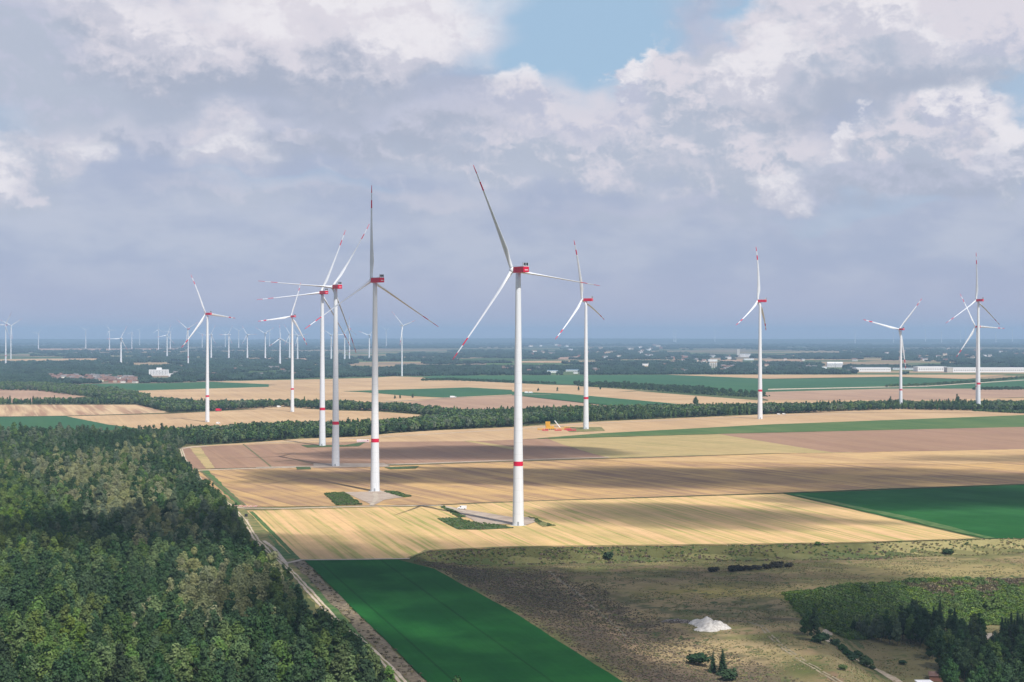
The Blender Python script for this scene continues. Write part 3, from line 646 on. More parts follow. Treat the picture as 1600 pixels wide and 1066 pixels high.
def mk(kind, vf, m, th, tr, seed):
    c2 = mesh_obj('crown', vf[0], vf[1], m, link=False).data; bb = trunk_mesh(th, tr, seed); 
    tt = mesh_obj('trunk', bb.v, bb.f, M['bark'], link=False).data; TREE.setdefault(kind, []).append((c2, tt))
for kind, ml, k in (('mid', 'leaf_mid', 3), ('dark', 'leaf_dark', 3), ('pale', 'leaf_pale', 2), ('sage', 'leaf_sage', 2), ('yellow', 'leaf_yellow', 2)):
    for i in range(k):
        hh = (16, 19, 15)[i % 3]*(1.05 if kind in ('pale', 'sage') else 1); rr = (4.4, 3.9, 5.6)[i % 3]*(1.15 if kind in ('pale', 'sage') else 1)
        mk(kind, broad_crown(hash(ml) % 1 + 31*len(ml)+i*7+ord(kind[0]), hh, rr), M[ml], hh, .26, i)
for i in range(2): mk('conifer', conifer_crown(90+i, 11+i*1.5, 2.5), M['leaf_conifer'], 11, .2, i)
for i in range(2): mk('bush', bush_crown(70+i), M['leaf_dark'], 1.6, .09, i)
for i in range(2): mk('bush_brown', bush_crown(60+i, 2.0, 2.2, 520), M['leaf_brown'], 1.2, .07, i)
for i in range(2): mk('bush_green', bush_crown(80+i), M['leaf_mid'], 1.6, .09, i)
KINDS = list(TREE)
def lib(name, meshes):
    c2 = bpy.data.collections.new(name)
    for i, me in enumerate(meshes):
        o = bpy.data.objects.new('%s_%02d' % (name, i), me); c2.objects.link(o)
    return c2
VIDX = {}; allm = []
for k in KINDS:
    VIDX[k] = []
    for c2, tt in TREE[k]: VIDX[k].append(len(allm)); allm.append(c2)
LIB = lib('crown_library', allm)
def scatter(name, pts, scl, rot, ix, coll, label, cat):
    me = bpy.data.meshes.new(name); me.from_pydata([tuple(p_) for p_ in pts], [], [])
    for nm, ty, dat in (('scl', 'FLOAT', scl), ('rotz', 'FLOAT', rot), ('idx', 'INT', ix)):
        at_ = me.attributes.new(nm, ty, 'POINT'); at_.data.foreach_set('value', np.array(dat, dtype=np.int32 if ty == 'INT' else np.float32))
    o = bpy.data.objects.new(name, me); col.objects.link(o)
    g = bpy.data.node_groups.new(name, 'GeometryNodeTree')
    g.interface.new_socket('Geometry', in_out='INPUT', socket_type='NodeSocketGeometry'); g.interface.new_socket('Geometry', in_out='OUTPUT', socket_type='NodeSocketGeometry')
    N = g.nodes; L = g.links; gi = N.new('NodeGroupInput'); go = N.new('NodeGroupOutput')
    iop = N.new('GeometryNodeInstanceOnPoints'); ci = N.new('GeometryNodeCollectionInfo'); ci.inputs[0].default_value = coll
    ci.inputs['Separate Children'].default_value = True; ci.inputs['Reset Children'].default_value = True
    def na(nm, ty): n = N.new('GeometryNodeInputNamedAttribute'); n.data_type = ty; n.inputs[0].default_value = nm; return n.outputs[0]
    L.new(gi.outputs[0], iop.inputs['Points']); L.new(ci.outputs[0], iop.inputs['Instance']); iop.inputs['Pick Instance'].default_value = True
    L.new(na('idx', 'INT'), iop.inputs['Instance Index'])
    cx = N.new('ShaderNodeCombineXYZ'); L.new(na('rotz', 'FLOAT'), cx.inputs[2]); L.new(cx.outputs[0], iop.inputs['Rotation'])
    L.new(na('scl', 'FLOAT'), iop.inputs['Scale']); L.new(iop.outputs[0], go.inputs[0])
    md = o.modifiers.new('scatter', 'NODES'); md.node_group = g
    return tag(o, label, cat, kind='stuff')
def tree(kind, x, y, z, s, label, group=None, name=None, cat='tree', rz=None):
    i = random.randrange(len(TREE[kind])); c2, tt = TREE[kind][i]
    r = empty(name or ('shrub' if 'bush' in kind else 'conifer_tree' if kind == 'conifer' else 'broadleaf_tree'), (x, y, z), random.uniform(0, 6.28) if rz is None else rz); r.scale = (s*random.uniform(1.0, 1.6), s, s*random.uniform(.65, .95)) if 'bush' in kind else (s, s, s*random.uniform(.94, 1.08))
    for nm, me in (('crown', c2), ('trunk', tt)):
        o = bpy.data.objects.new(nm, me); col.objects.link(o); o.parent = r
    return tag(r, label, cat, group)

# the wood on the left
RW = [flat(*p_) for p_ in ROAD]
back = [flat(*p_) for p_ in ((283, 690), (200, 694), (100, 692), (-40, 692))]
WOOD = RW+[(30, 380)]+[(-240, 380)]+[(-0.40*1850, 1850)]+back[::-1]
cand = []
sp = 6.9
for yy in np.arange(390, 1880, sp*.87):
    for xx in np.arange(-0.385*yy-12, 30, sp):
        cand.append((xx+random.uniform(-2.3, 2.3), yy+random.uniform(-2.3, 2.3)))
cand = np.array(cand); inside = inpoly(cand[:, 0], cand[:, 1], WOOD); dr = pdist(cand[:, 0], cand[:, 1], RW)
ppx, ppy = to_px(cand[:, 0], cand[:, 1], 0)
setback = 5.2+2.5*(ppy > 930)+9*np.exp(-((ppy-880)/26)**2)+9*np.exp(-((ppy-985)/30)**2)+4*np.exp(-((ppy-770)/8)**2)+3*np.exp(-((ppy-715)/8)**2)
kp = inside & (dr > setback); cand = cand[kp]; dr = dr[kp]; setback = setback[kp]
ppx, ppy = to_px(cand[:, 0], cand[:, 1], 10)
pale = np.zeros(len(cand)); 
for cx, cy, rx, ry in ((345, 935, 110, 36), (190, 795, 70, 45), (250, 850, 60, 16), (120, 745, 90, 20), (215, 720, 50, 10), (290, 890, 30, 10)):
    pale = np.maximum(pale, np.exp(-(((ppx-cx)/rx)**2+((ppy-cy)/ry)**2)*1.2))
yel = np.exp(-(((ppx-20)/40)**2+((ppy-800)/40)**2))+np.exp(-(((ppx-450)/40)**2+((ppy-1035)/20)**2))*.8+.75*np.exp(-(((ppx-120)/120)**2+((ppy-1000)/50)**2))+.7*np.exp(-(((ppx-60)/90)**2+((ppy-880)/50)**2))
fn = fbm(cand[:, 0]/38, cand[:, 1]/60, 77, 3); fn2 = rng.random(len(cand))
kinds = []
for i in range(len(cand)):
    if fn2[i] < pale[i]*.9: k = 'pale' if fn[i] > .38 or ppy[i] > 880 else 'sage'
    elif fn2[i] < yel[i]*.8: k = 'yellow' if fn2[i] > .3 else 'mid'
    elif fn[i] > .53 and fn2[i] < .7: k = 'sage' if fn2[i] < (.30 if ppy[i] < 850 else .06) else 'mid'
    elif fn2[i] < .07: k = 'conifer'
    elif fn[i] < .46: k = 'dark'
    else: k = 'mid' if fn2[i] < .7 else 'dark'
    kinds.append(k)
scl = rng.uniform(.62, 1.24, len(cand))*(1+.5*(fbm(cand[:, 0]/25, cand[:, 1]/25, 78, 2)-.5))*(.62+.38*ssn((dr-setback)/16))
# named, single trees: the nearest ones that show in the frame
vis = (ppx > -8) & (ppy-25 < 1066) & (ppy > 600)
order = [i for i in np.argsort(cand[:, 1]) if vis[i]][:232]
single = set(order)
wl = {'mid': 'mid-green broadleaf tree packed into the near wood at lower left', 'dark': 'dark green broadleaf tree packed into the near wood at lower left',
      'pale': 'pale olive rounded tree standing out in the near wood at lower left', 'sage': 'grey-green willow-like tree in the near wood at lower left',
      'yellow': 'yellowish green tree in the near wood at lower left', 'conifer': 'dark pointed conifer rising among broadleaf trees of the near wood'}
wg = {'mid': 'mid-green trees of the near wood', 'dark': 'dark green trees of the near wood', 'pale': 'pale olive trees of the near wood', 'sage': 'grey-green trees of the near wood', 'yellow': 'yellowish trees of the near wood', 'conifer': 'conifers of the near wood'}
for i in order:
    tree(kinds[i], float(cand[i, 0]), float(cand[i, 1]), 0, float(scl[i]), wl[kinds[i]], wg[kinds[i]])
rest = [i for i in range(len(cand)) if i not in single]
scatter('forest', [(cand[i, 0], cand[i, 1], -.3) for i in rest], [scl[i] for i in rest], rng.uniform(0, 6.28, len(rest)),
        [random.choice(VIDX[kinds[i]]) for i in rest], LIB, 'dense mixed green wood stretching back beside the stubble fields on the left', 'forest')

# lighter, coarser crowns for the belts further off
def far_crown(seed, h, rad, n=150, size=1.0, m='leaf_mid'):
    rs = np.random.default_rng(seed); bl = [(0, 0, h*.5, rad*.8, 1.3)]
    for i in range(6):
        a = rs.uniform(0, 6.28); q = rad*.5; bl.append((math.cos(a)*q, math.sin(a)*q, h*rs.uniform(.3, .8), rad*rs.uniform(.35, .55), 1.1))
    v, f = leaf_shell(bl, n, size, rs); return mesh_obj('c', v, f, M[m], link=False).data
def poplar(seed, m='leaf_dark'):
    rs = np.random.default_rng(seed); bl = [(0, 0, z, 1.9*(1.1-abs(z-7)/11), 1.2) for z in (2, 4, 6, 8, 10, 12, 14)]
    v, f = leaf_shell(bl, 170, .9, rs); return mesh_obj('c', v, f, M[m], link=False).data
fars = [far_crown(1, 13, 4.2), far_crown(2, 11, 4.6, m='leaf_dark'), far_crown(3, 14, 4.0, m='leaf_dark'), far_crown(4, 12, 4.2, m='leaf_sage'), poplar(5), poplar(6, 'leaf_mid'), far_crown(7, 4.5, 3.2, 90, .8, 'leaf_mid'), far_crown(8, 5, 3.0, 90, .8, 'leaf_dark')]
FLIB = lib('belt_library', fars)
def fill(poly_px, spacing, name, label, cat, choose, clear=True, sc_=(.75, 1.15)):
    P0 = [flat(*q_) for q_ in poly_px]; x0, x1 = min(p_[0] for p_ in P0), max(p_[0] for p_ in P0); y0, y1 = min(p_[1] for p_ in P0), max(p_[1] for p_ in P0)
    A = np.array([(a+random.uniform(-.45, .45)*spacing, b+random.uniform(-.45, .45)*spacing) for b in np.arange(y0, y1, spacing) for a in np.arange(x0, x1, spacing)])
    A = A[inpoly(A[:, 0], A[:, 1], P0) & (np.abs(A[:, 0]) < .40*A[:, 1])]
    n = len(A); nn = fbm(A[:, 0]/70, A[:, 1]/70, 5)
    return scatter(name, [(a, b, -.4) for a, b in A], rng.uniform(sc_[0], sc_[1], n)*(.8+.4*nn), rng.uniform(0, 6.28, n), [choose(nn[i]) for i in range(n)], FLIB, label, cat)
def ch_mix(v): return random.choice([0, 1, 2, 3, 0, 1] if v > .45 else [1, 2, 4, 5, 1, 0])
fill([(250, 700), (283, 697), (400, 691), (470, 685.5), (558, 682.5), (608, 677.5), (681, 672.5), (800, 667.5), (814, 664), (927, 658.5), (1183, 648), (1405, 640.5), (1600, 644), (1800, 642),
      (1800, 636), (1600, 636.5), (1400, 636), (1200, 640.5), (1070, 642), (940, 645), (800, 648), (724, 652), (680, 659), (640, 666), (540, 670), (400, 675), (283, 681), (230, 684)], 6.5,
     'tree_belt', 'long belt of trees running between the stubble fields behind the near turbines', 'tree belt', ch_mix)
fill([(-60, 633), (214, 632.6), (265, 646), (330, 643), (400, 639), (442, 636.6), (527, 641.4), (600, 643), (657, 648), (724, 660), (760, 652), (700, 648), (640, 641.5), (550, 636), (470, 634), (400, 636), (330, 635.5), (225, 630), (135, 630.5), (28, 632), (-60, 632.4)], 7.5,
     'tree_belt', 'band of bushy trees above the pale striped field at left', 'tree belt', ch_mix)
fill([(-60, 603), (60, 603), (120, 607), (190, 614), (235, 625), (200, 629), (135, 620.5), (56, 611), (-60, 610)], 8.5,
     'tree_belt', 'scattered green trees between the village and the tan field at left', 'tree belt', lambda v: random.choice([0, 0, 3, 1, 6]))
fill([(898, 600), (960, 601), (1080, 608.5), (1163, 615), (1203, 620), (1190, 622), (1100, 617), (997, 609), (898, 603)], 9,
     'hedgerow', 'hedge and scrub line between the tan stubble and the far green field', 'hedge', lambda v: random.choice([6, 7, 7, 1]), sc_=(.6, 1.1))
fill([(1383, 604), (1450, 601.5), (1530, 596), (1600, 590), (1600, 591.6), (1530, 598), (1450, 603.5), (1383, 605.5)], 9,
     'hedgerow', 'bushy hedge along the farm road crossing the far green field at right', 'hedge', lambda v: random.choice([6, 7]), sc_=(.7, 1.2))
fill([(1520, 608), (1700, 607), (1700, 609.5), (1520, 610)], 9, 'hedgerow', 'low hedge along the lower edge of the far green field at right', 'hedge', lambda v: 7, sc_=(.7, 1.2))
fill([(655, 594), (700, 592), (740, 594), (800, 596.5), (870, 599), (870, 600.5), (800, 598.5), (740, 596.5), (700, 595), (660, 595.5)], 10, 'hedgerow', 'hedge below the far green field at centre', 'hedge', lambda v: 7, sc_=(.6, 1.1))
fill([(1520, 640.8), (1545, 640.6), (1700, 645), (1700, 647.4), (1600, 646.5), (1520, 643.5)], 5, 'hedgerow', 'low scrub in front of the tree belt at far right', 'hedge', lambda v: random.choice([6, 7]), sc_=(.5, .9))

# buildings first, so that the far woods leave room for them
BLD = []
def clear_rect(px0, px1, py0, py1): BLD.append((px0, px1, py0, py1))
def house(px, py, w, d, h, rh, rz, wall, roof, label, group):
    x, y = flat(px, py); r = empty('house', (x, y, 0), rz)
    b = MB(); b.box(-w/2, w/2, -d/2, d/2, 0, h); 
    ym = 0; o = len(b.v)
    b.add([(-w/2, -d/2, h), (-w/2, d/2, h), (-w/2, 0, h+rh*.97), (w/2, -d/2, h), (w/2, d/2, h), (w/2, 0, h+rh*.97)], [(0, 2, 1), (3, 4, 5)])
    b.build('wall', M[wall], r)
    b = MB(); b.gable(-w/2, w/2, -d/2, d/2, h+.12, rh, .5); b.build('roof', M[roof], r)
    return tag(r, label, 'house', group)
def windows(b, x0, x1, z0, z1, y, nxw, nzw, fw=.5, fh=.5):
    for i in range(nxw):
        for k in range(nzw):
            cx = x0+(x1-x0)*(i+.5)/nxw; cz = z0+(z1-z0)*(k+.5)/nzw; hw = (x1-x0)/nxw*fw/2; hh = (z1-z0)/nzw*fh/2
            b.box(cx-hw, cx+hw, y-.12, y+.05, cz-hh, cz+hh)
def block(name, px0, px1, py, h, depth, wall, roof, label, cat, nxw=0, nzw=0, group=None, extra=None, rz=0.0):
    (x0, y), (x1, _) = flat(px0, py), flat(px1, py); w = x1-x0
    r = empty(name, ((x0+x1)/2, y, 0), rz)
    b = MB(); b.box(-w/2, w/2, 0, depth, 0, h); b.build('wall', M[wall], r)
    b = MB(); b.box(-w/2-.5, w/2+.5, -.5, depth+.5, h+.02, h+1.0); b.build('roof', M[roof], r)
    if nxw: b = MB(); windows(b, -w/2+2, w/2-2, 2, h-1.5, -.1, nxw, nzw, .55 if nzw == 1 else .5, .22 if nzw == 1 else .5); b.build('window_band', M['glass'], r)
    if extra: extra(r, w, h, depth)
    clear_rect(px0-2, px1+2, py-3, py+7)
    return tag(r, label, cat, group)
random.seed(11)
vil = []
for i in range(230):
    px = random.uniform(80, 214); f = (px-80)/134; y0 = 587+4.5*f; y1 = 595.5+3.5*f
    py = random.uniform(y0, y1)
    if any(abs(px-a) < 3.4 and abs(py-b) < 1.5 for a, b in vil): continue
    if 96 < px < 112 and py > 592: continue
    vil.append((px, py))
for px, py in vil[:70]:
    rf = random.choice(['roof_red', 'roof_red', 'roof_red', 'roof_grey'])
    wn = random.choice(['house_wall', 'house_wall', 'house_wall_cream', 'brick'])
    house(px, py, random.uniform(10, 15), random.uniform(9, 11), random.uniform(4.5, 6.5), random.uniform(3.5, 5), random.uniform(-.6, .6), wn, rf,
          'small house with a %s pitched roof in the village beside the far green field' % ('grey' if rf == 'roof_grey' else 'red'), 'village houses with %s roofs' % ('grey' if rf == 'roof_grey' else 'red'))
block('village_hall', 96, 103, 590.5, 7, 14, 'hall_white', 'hall_white', 'white flat-roofed hall among the red-roofed village houses', 'hall')
block('barn', 167, 174, 594, 6, 12, 'hall_white', 'roof_grey', 'white walled barn at the right end of the red-roofed village', 'barn')
def hosp(r, w, h, d):
    b = MB(); b.box(-w*.12, w*.14, 2, d-2, h+1.03, h+7); b.build('roof_tower', M['hall_white'], r)
block('apartment_block', 233, 263, 587, 17, 16, 'hall_white', 'hall_white', 'long white apartment block with a raised centre among trees left of a turbine', 'building', 12, 5, None, hosp, .12)
block('annex', 263.5, 269, 588.5, 8, 14, 'hall_white', 'hall_white', 'low white annex right of the long white apartment block', 'building')
block('grain_silo', 1151.5, 1156, 558, 44, 16, 'concrete', 'concrete', 'tall pale silo tower above the far town roofs', 'silo')
block('factory', 1157, 1173, 558, 17, 30, 'hall_white', 'hall_roof', 'pale factory block at the foot of the tall silo tower', 'building', 8, 2)
block('warehouse', 1163, 1178, 563, 7, 30, 'hall_white', 'hall_white', 'white hall in front of the factory with the silo tower', 'warehouse')
block('warehouse', 1107, 1121, 565, 9, 30, 'hall_white', 'hall_white', 'white hall left of the silo tower above grey storage tanks', 'warehouse')
for k in range(4):
    x, y = flat(1109+3.4*k, 575); b = MB(); b.tube([(0, 0, 0), (0, 0, 17)], 3.3, 16); b.tube([(0, 0, 17.02), (0, 0, 19)], [3.5, .4], 16)
    r = empty('storage_tank', (x, y, 0)); bb = MB(); bb.tube([(0, 0, 0), (0, 0, 17)], 3.3, 16); bb.build('tank', M['concrete'], r); bb = MB(); bb.tube([(0, 0, 17.02), (0, 0, 19.5)], [3.5, .4], 16); bb.build('roof', M['hall_roof'], r)
    tag(r, 'slim grey storage tank in the row before the white hall near the silo', 'tank', 'grey storage tanks in a row')
clear_rect(1104, 1124, 566, 582)
for k, (a, b_) in enumerate(((1293, 1304.5), (1305.5, 1317))):
    (x0, y), (x1, _) = flat(a, 574), flat(b_, 574); w = x1-x0; r = empty('office_building', ((x0+x1)/2, y, 0))
    b = MB(); b.box(-w/2, w/2, 0, 18, 0, 15); b.build('wall', M['hall_white'], r)
    b = MB(); b.gable(-w/2, w/2, 0, 18, 15.1, 5); b.build('roof', M['hall_white'], r)
    b = MB(); windows(b, -w/2+1, w/2-1, 2, 14, -.1, 6, 4); b.build('window_band', M['glass'], r)
    tag(r, ('left' if k == 0 else 'right')+' of two matching white blocks with pale pitched roofs above the trees', 'building', None)
clear_rect(1285, 1320, 568, 582)
block('shed', 1285, 1292, 576, 6, 14, 'hall_white', 'hall_white', 'low white shed just left of the two matching white blocks', 'shed')
block('warehouse', 1338, 1392, 581, 13, 60, 'hall_white', 'hall_roof', 'long white warehouse left of the turbine with a hub below the horizon trees', 'warehouse', 14, 1)
block('warehouse', 1434, 1479, 580.5, 15, 60, 'hall_white', 'hall_white', 'long white warehouse between two turbines, left of the grey cube hall', 'warehouse', 12, 1)
block('warehouse', 1480, 1488.5, 582, 16, 40, 'concrete', 'hall_roof', 'grey cube-shaped hall joining two long white warehouses', 'warehouse')
block('warehouse', 1489, 1640, 582, 14, 70, 'hall_white', 'hall_white', 'longest white warehouse with rows of dark windows at right edge', 'warehouse', 44, 1)
block('factory', 1395, 1431, 578, 7, 40, 'hall_roof', 'roof_grey', 'low grey works building behind trees between white warehouses', 'building', 8, 1)
block('warehouse', 855, 872, 582.5, 7, 20, 'hall_white', 'blue_roof', 'low hall with a blue roof left of a turbine tower by the far green field', 'warehouse', 6, 1)
block('warehouse', 878, 905, 580.5, 6, 20, 'hall_roof', 'blue_roof', 'longer blue-roofed hall behind the smaller blue-roofed one', 'warehouse', 9, 1)
block('shed', 896, 903, 584, 5, 12, 'hall_white', 'roof_grey', 'small white shed left of a turbine tower behind the far green field', 'shed')
block('shed', 905, 911, 584, 6, 12, 'hall_white', 'roof_red', 'small white red-roofed shed nearest the turbine tower behind the green field', 'shed')
block('warehouse', 1004, 1016, 571.5, 7, 20, 'hall_white', 'hall_roof', 'pale hall in the trees between two large turbines', 'warehouse')
block('warehouse', 230, 232.5, 561, 6, 120, 'hall_white', 'hall_white', 'tiny white hall on the plain behind the wooded village', 'warehouse')
hz = [q_ for q_ in vil[:70]]
random.seed(5)
for (a, b_, c2, d_, n, nm, gr) in ((785, 935, 574, 585, 24, 'pale house among trees behind the far green field at centre', 'town houses at centre'),
        (1040, 1150, 558, 583, 34, 'pale house of the town left of the tall silo tower', 'town houses left of the silo'),
        (1175, 1345, 562, 583, 24, 'pale house scattered among woods right of the tall silo tower', 'town houses right of the silo'),
        (820, 1060, 540, 562, 34, 'tiny pale house in the hazy settlement on the plain', 'hazy settlement houses'),
        (270, 480, 574, 590, 14, 'pale house in the woods below the distant turbines at left', 'houses in the left woods'),
        (1380, 1600, 545, 566, 20, 'tiny pale house in the hazy woods at far right', 'hazy houses at right')):
    for i in range(n):
        px, py = random.uniform(a, b_), random.uniform(c2, d_)
        if any(r_[0]-2 < px < r_[1]+2 and r_[2]-3 < py < r_[3]+2 for r_ in BLD): continue
        k = 1.0+max(0, (570-py)/25)
        house(px, py, random.uniform(11, 22)*k, random.uniform(9, 12)*k, random.uniform(5, 8)*k, random.uniform(3, 4.5), random.uniform(-.7, .7), random.choice(['hall_white', 'house_wall', 'house_wall_cream', 'brick']), random.choice(['roof_red', 'roof_grey', 'roof_grey', 'roof_red']), nm, gr)
        hz.append((px, py))

# far woods in canopy clumps
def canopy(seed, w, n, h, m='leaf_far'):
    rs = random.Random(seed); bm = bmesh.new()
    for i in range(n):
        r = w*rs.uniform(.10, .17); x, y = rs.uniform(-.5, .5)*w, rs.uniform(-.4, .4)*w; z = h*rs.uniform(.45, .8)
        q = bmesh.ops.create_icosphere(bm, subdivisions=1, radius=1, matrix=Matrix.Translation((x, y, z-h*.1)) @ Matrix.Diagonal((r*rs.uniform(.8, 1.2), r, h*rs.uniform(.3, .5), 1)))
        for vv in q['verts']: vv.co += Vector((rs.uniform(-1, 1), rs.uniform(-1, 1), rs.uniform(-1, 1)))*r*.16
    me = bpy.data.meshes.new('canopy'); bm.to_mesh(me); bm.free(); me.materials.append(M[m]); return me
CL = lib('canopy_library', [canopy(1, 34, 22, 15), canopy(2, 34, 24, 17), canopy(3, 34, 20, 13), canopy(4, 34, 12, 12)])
def far_wood(name, D0, D1, spacing, cover, label, extra=None, hs=1.0):
    n = int((D1*D1-D0*D0)*.40/(spacing*spacing)); D = np.sqrt(rng.uniform(D0*D0, D1*D1, n)); X = D*rng.uniform(-.40, .40, n)
    msk = cover(X, D)
    px, py = to_px(X, D, 0)
    for pl in CLEAR: msk &= ~inpoly(X, D, pl)
    for a, b_, c2, d_ in BLD: msk &= ~((px > a) & (px < b_) & (py > c2) & (py < d_))
    for a, b_ in hz: msk &= ~((np.abs(px-a) < 3.6) & (py > b_-2) & (py < b_+2.6))
    X, D = X[msk], D[msk]; s = spacing/30.0*rng.uniform(.85, 1.3, len(X))
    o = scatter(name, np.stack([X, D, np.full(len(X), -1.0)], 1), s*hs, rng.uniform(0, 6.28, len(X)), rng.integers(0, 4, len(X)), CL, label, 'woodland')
    return o
front = [flat(*p_) for p_ in ((-200, 603), (75, 604), (126, 600), (265, 598.5), (330, 596), (400, 594), (614, 587.8), (660, 588), (800, 586.3), (1070, 585.4), (1574, 585.3), (1900, 586))]
def cov_near(X, D):
    fy = np.interp(X/D, [a/b for a, b in front], [b for a, b in front]); px = 800+FPX*X/D
    w = fbm(X/260, D/420, 41, 3)
    ok = (D > fy+12) & ((w > .33) | (D < fy+160))
    return ok
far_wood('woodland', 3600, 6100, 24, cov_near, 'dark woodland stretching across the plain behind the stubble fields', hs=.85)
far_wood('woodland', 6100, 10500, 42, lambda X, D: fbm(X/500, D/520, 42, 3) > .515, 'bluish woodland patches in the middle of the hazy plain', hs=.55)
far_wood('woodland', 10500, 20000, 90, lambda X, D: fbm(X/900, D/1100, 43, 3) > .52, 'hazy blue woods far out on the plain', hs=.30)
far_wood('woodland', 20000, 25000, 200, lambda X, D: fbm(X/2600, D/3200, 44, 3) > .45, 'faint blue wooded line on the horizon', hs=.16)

# single trees on the fields and in the pit
random.seed(21)
for px, py, k, s, lb in (
    (871, 612, 'mid', .62, 'lone round tree on the tan field, left of the turbine with the red nacelle'),
    (904, 611.5, 'dark', .66, 'lone dark tree on the tan field just left of a turbine tower'),
    (938, 610, 'dark', .6, 'lone dark tree on the tan field just right of a turbine tower'),
    (841, 612, 'dark', .5, 'small lone tree on the tan field right of the two white trucks'),
    (617, 624, 'dark', .5, 'leftmost of three small dark trees beside the farm road below the green field'),
    (625, 623.5, 'dark', .5, 'middle of three small dark trees beside the farm road below the green field'),
    (645, 622.5, 'dark', .55, 'rightmost of three small dark trees beside the farm road below the green field'),
    (1087, 638, 'dark', 1.25, 'tall tree rising above the tree belt against the pale stubble'),
    (1164, 621, 'dark', .9, 'round dark tree at the right end of the hedge line'),
    (1496, 637.5, 'dark', 1.25, 'tall round tree above the belt left of the rightmost turbine'),
    (1391, 637, 'dark', 1.0, 'round tree in the belt left of a turbine with its hub above warehouses'),
    (294, 690, 'conifer', 1.4, 'tall dark conifer at the corner of the wood beside a turbine'),
    (1277, 852, 'bush_green', 1.1, 'tiny green bush on the edge of the stubble field above the pit bank'),
    (952, 874, 'bush', 2.1, 'dark rounded bush on the pit bank below the stubble field'),
    (1114, 894, 'bush_brown', 1.5, 'low dark bush at the left end of the bush line on the pit meadow'),
    (1146, 893, 'bush_brown', 1.7, 'wide low dark bush, second in the bush line on the pit meadow'),
    (1158, 892, 'bush_brown', 1.4, 'low dark bush, third in the bush line on the pit meadow'),
    (1170, 891, 'bush_brown', 1.4, 'low dark bush, fourth in the bush line on the pit meadow'),
    (1183, 890, 'bush_brown', 1.6, 'low dark bush, fifth in the bush line on the pit meadow'),
    (1199, 889, 'bush_brown', 1.5, 'low dark bush, sixth in the bush line on the pit meadow'),
    (1215, 887.5, 'bush_brown', 1.7, 'low dark bush, seventh in the bush line on the pit meadow'),
    (1232, 886.5, 'bush_brown', 1.5, 'low dark bush at the right end of the bush line on the pit meadow'),
    (1092, 1040, 'bush', 2.9, 'large round dark bush left of the small conifers at bottom'),
    (1114, 1051, 'conifer', .72, 'slim pale-tipped conifer beside the large round bush at bottom'),
    (1129, 1056, 'conifer', .98, 'tallest conifer of the bottom group in the pit'),
    (1137, 1064, 'bush', 2.2, 'dark bush right of the tallest conifer at bottom'),
    (1272, 1003, 'dark', .82, 'dark dense tree at the left foot of the green bank'),
    (1262, 994, 'dark', .66, 'smaller dark tree on the slope left of the dense bank tree'),
    (1283, 1006, 'bush', 2.2, 'dark bush at the right foot of the dense bank tree'),
    (1306, 1010, 'bush', 1.7, 'first dark bush along the pit track, nearest its bend'),
    (1316, 1019, 'bush', 1.6, 'second dark bush along the pit track after the bend'),
    (1324, 1026, 'bush', 1.7, 'third dark bush along the pit track after the bend'),
    (1332, 1033, 'bush', 2.0, 'fourth and largest dark bush along the pit track'),
    (1341, 1028, 'bush', 1.6, 'dark bush just right of the largest one on the track'),
    (1353, 1042, 'bush', 2.2, 'big dark bush at the lower end of the track row'),
    (1363, 1047, 'bush', 1.0, 'small dark bush below the lower end of the track row'),
    (1411, 1039, 'bush', 1.2, 'single small bush on the bare grass of the pit floor'),
    (1317, 1048, 'bush_green', 1.3, 'small grey-green bush on the brown slope above the pit track'),
    (1554, 953, 'bush_green', 2.7, 'round blue-green bush alone on the sunlit bank at right'),
    (1352, 926, 'bush_green', 2.2, 'green bush high on the left part of the sunlit bank'),
    (1395, 921, 'bush_green', 1.6, 'green bush on the top edge of the sunlit bank'),
    (1480, 866, 'bush', 2.2, 'dark flat bush on the pit edge below the big beet field')):
    x, y, z = at(px, py); tree(k, x, y, z, s, lb, cat='bush' if 'bush' in k else 'tree')
# grove in the lower right
grove = [(1345, 985), (1352, 1000), (1365, 1004), (1380, 1008), (1405, 1012), (1440, 1022), (1462, 1035), (1474, 1066), (1482, 1105), (1660, 1130), (1660, 1075), (1592, 1047), (1552, 1026), (1524, 996), (1505, 985), (1440, 976), (1395, 986)]
pts = []; tries = 0
while len(pts) < 96 and tries < 20000:
    tries += 1; px, py = random.uniform(1345, 1655), random.uniform(976, 1130)
    if not inpoly(px, py, grove): continue
    x, y, z = at(px, py)
    if any(math.hypot(x-a, y-b) < 4.0 for a, b, *_ in pts): continue
    pts.append((x, y, z, px, py))
for x, y, z, px, py in pts:
    if py < 992 and px > 1455: k, lb, gr = 'conifer', 'dark pointed spruce at the back of the grove in the pit', 'spruces of the pit grove'
    elif px < 1400: k, lb, gr = ('sage' if random.random() < .35 else 'mid'), 'small green tree at the left end of the grove in the pit', 'left-end trees of the pit grove'
    else: k, lb, gr = ('dark' if random.random() < .8 else 'mid'), 'dark leafy tree in the dense grove in the pit', 'dense trees of the pit grove'
    if k == 'conifer': s = random.uniform(.95, 1.2)
    elif px < 1400: s = random.uniform(.42, .66)
    else: s = random.uniform(.74, 1.0)
    tree(k, x, y, z, s, lb, gr)
for px, py, s in ((1335, 988, .34), (1343, 992, .4), (1350, 997, .36), (1356, 990, .46), (1362, 1000, .44), (1370, 996, .55), (1377, 1004, .5), (1384, 998, .6), (1390, 1007, .52), (1396, 1000, .62), (1402, 1010, .55)):
    x, y, z = at(px, py); tree(random.choice(['mid', 'sage', 'dark']), x, y, z, s*1.15, 'small green tree at the left end of the grove in the pit', 'left-end trees of the pit grove')
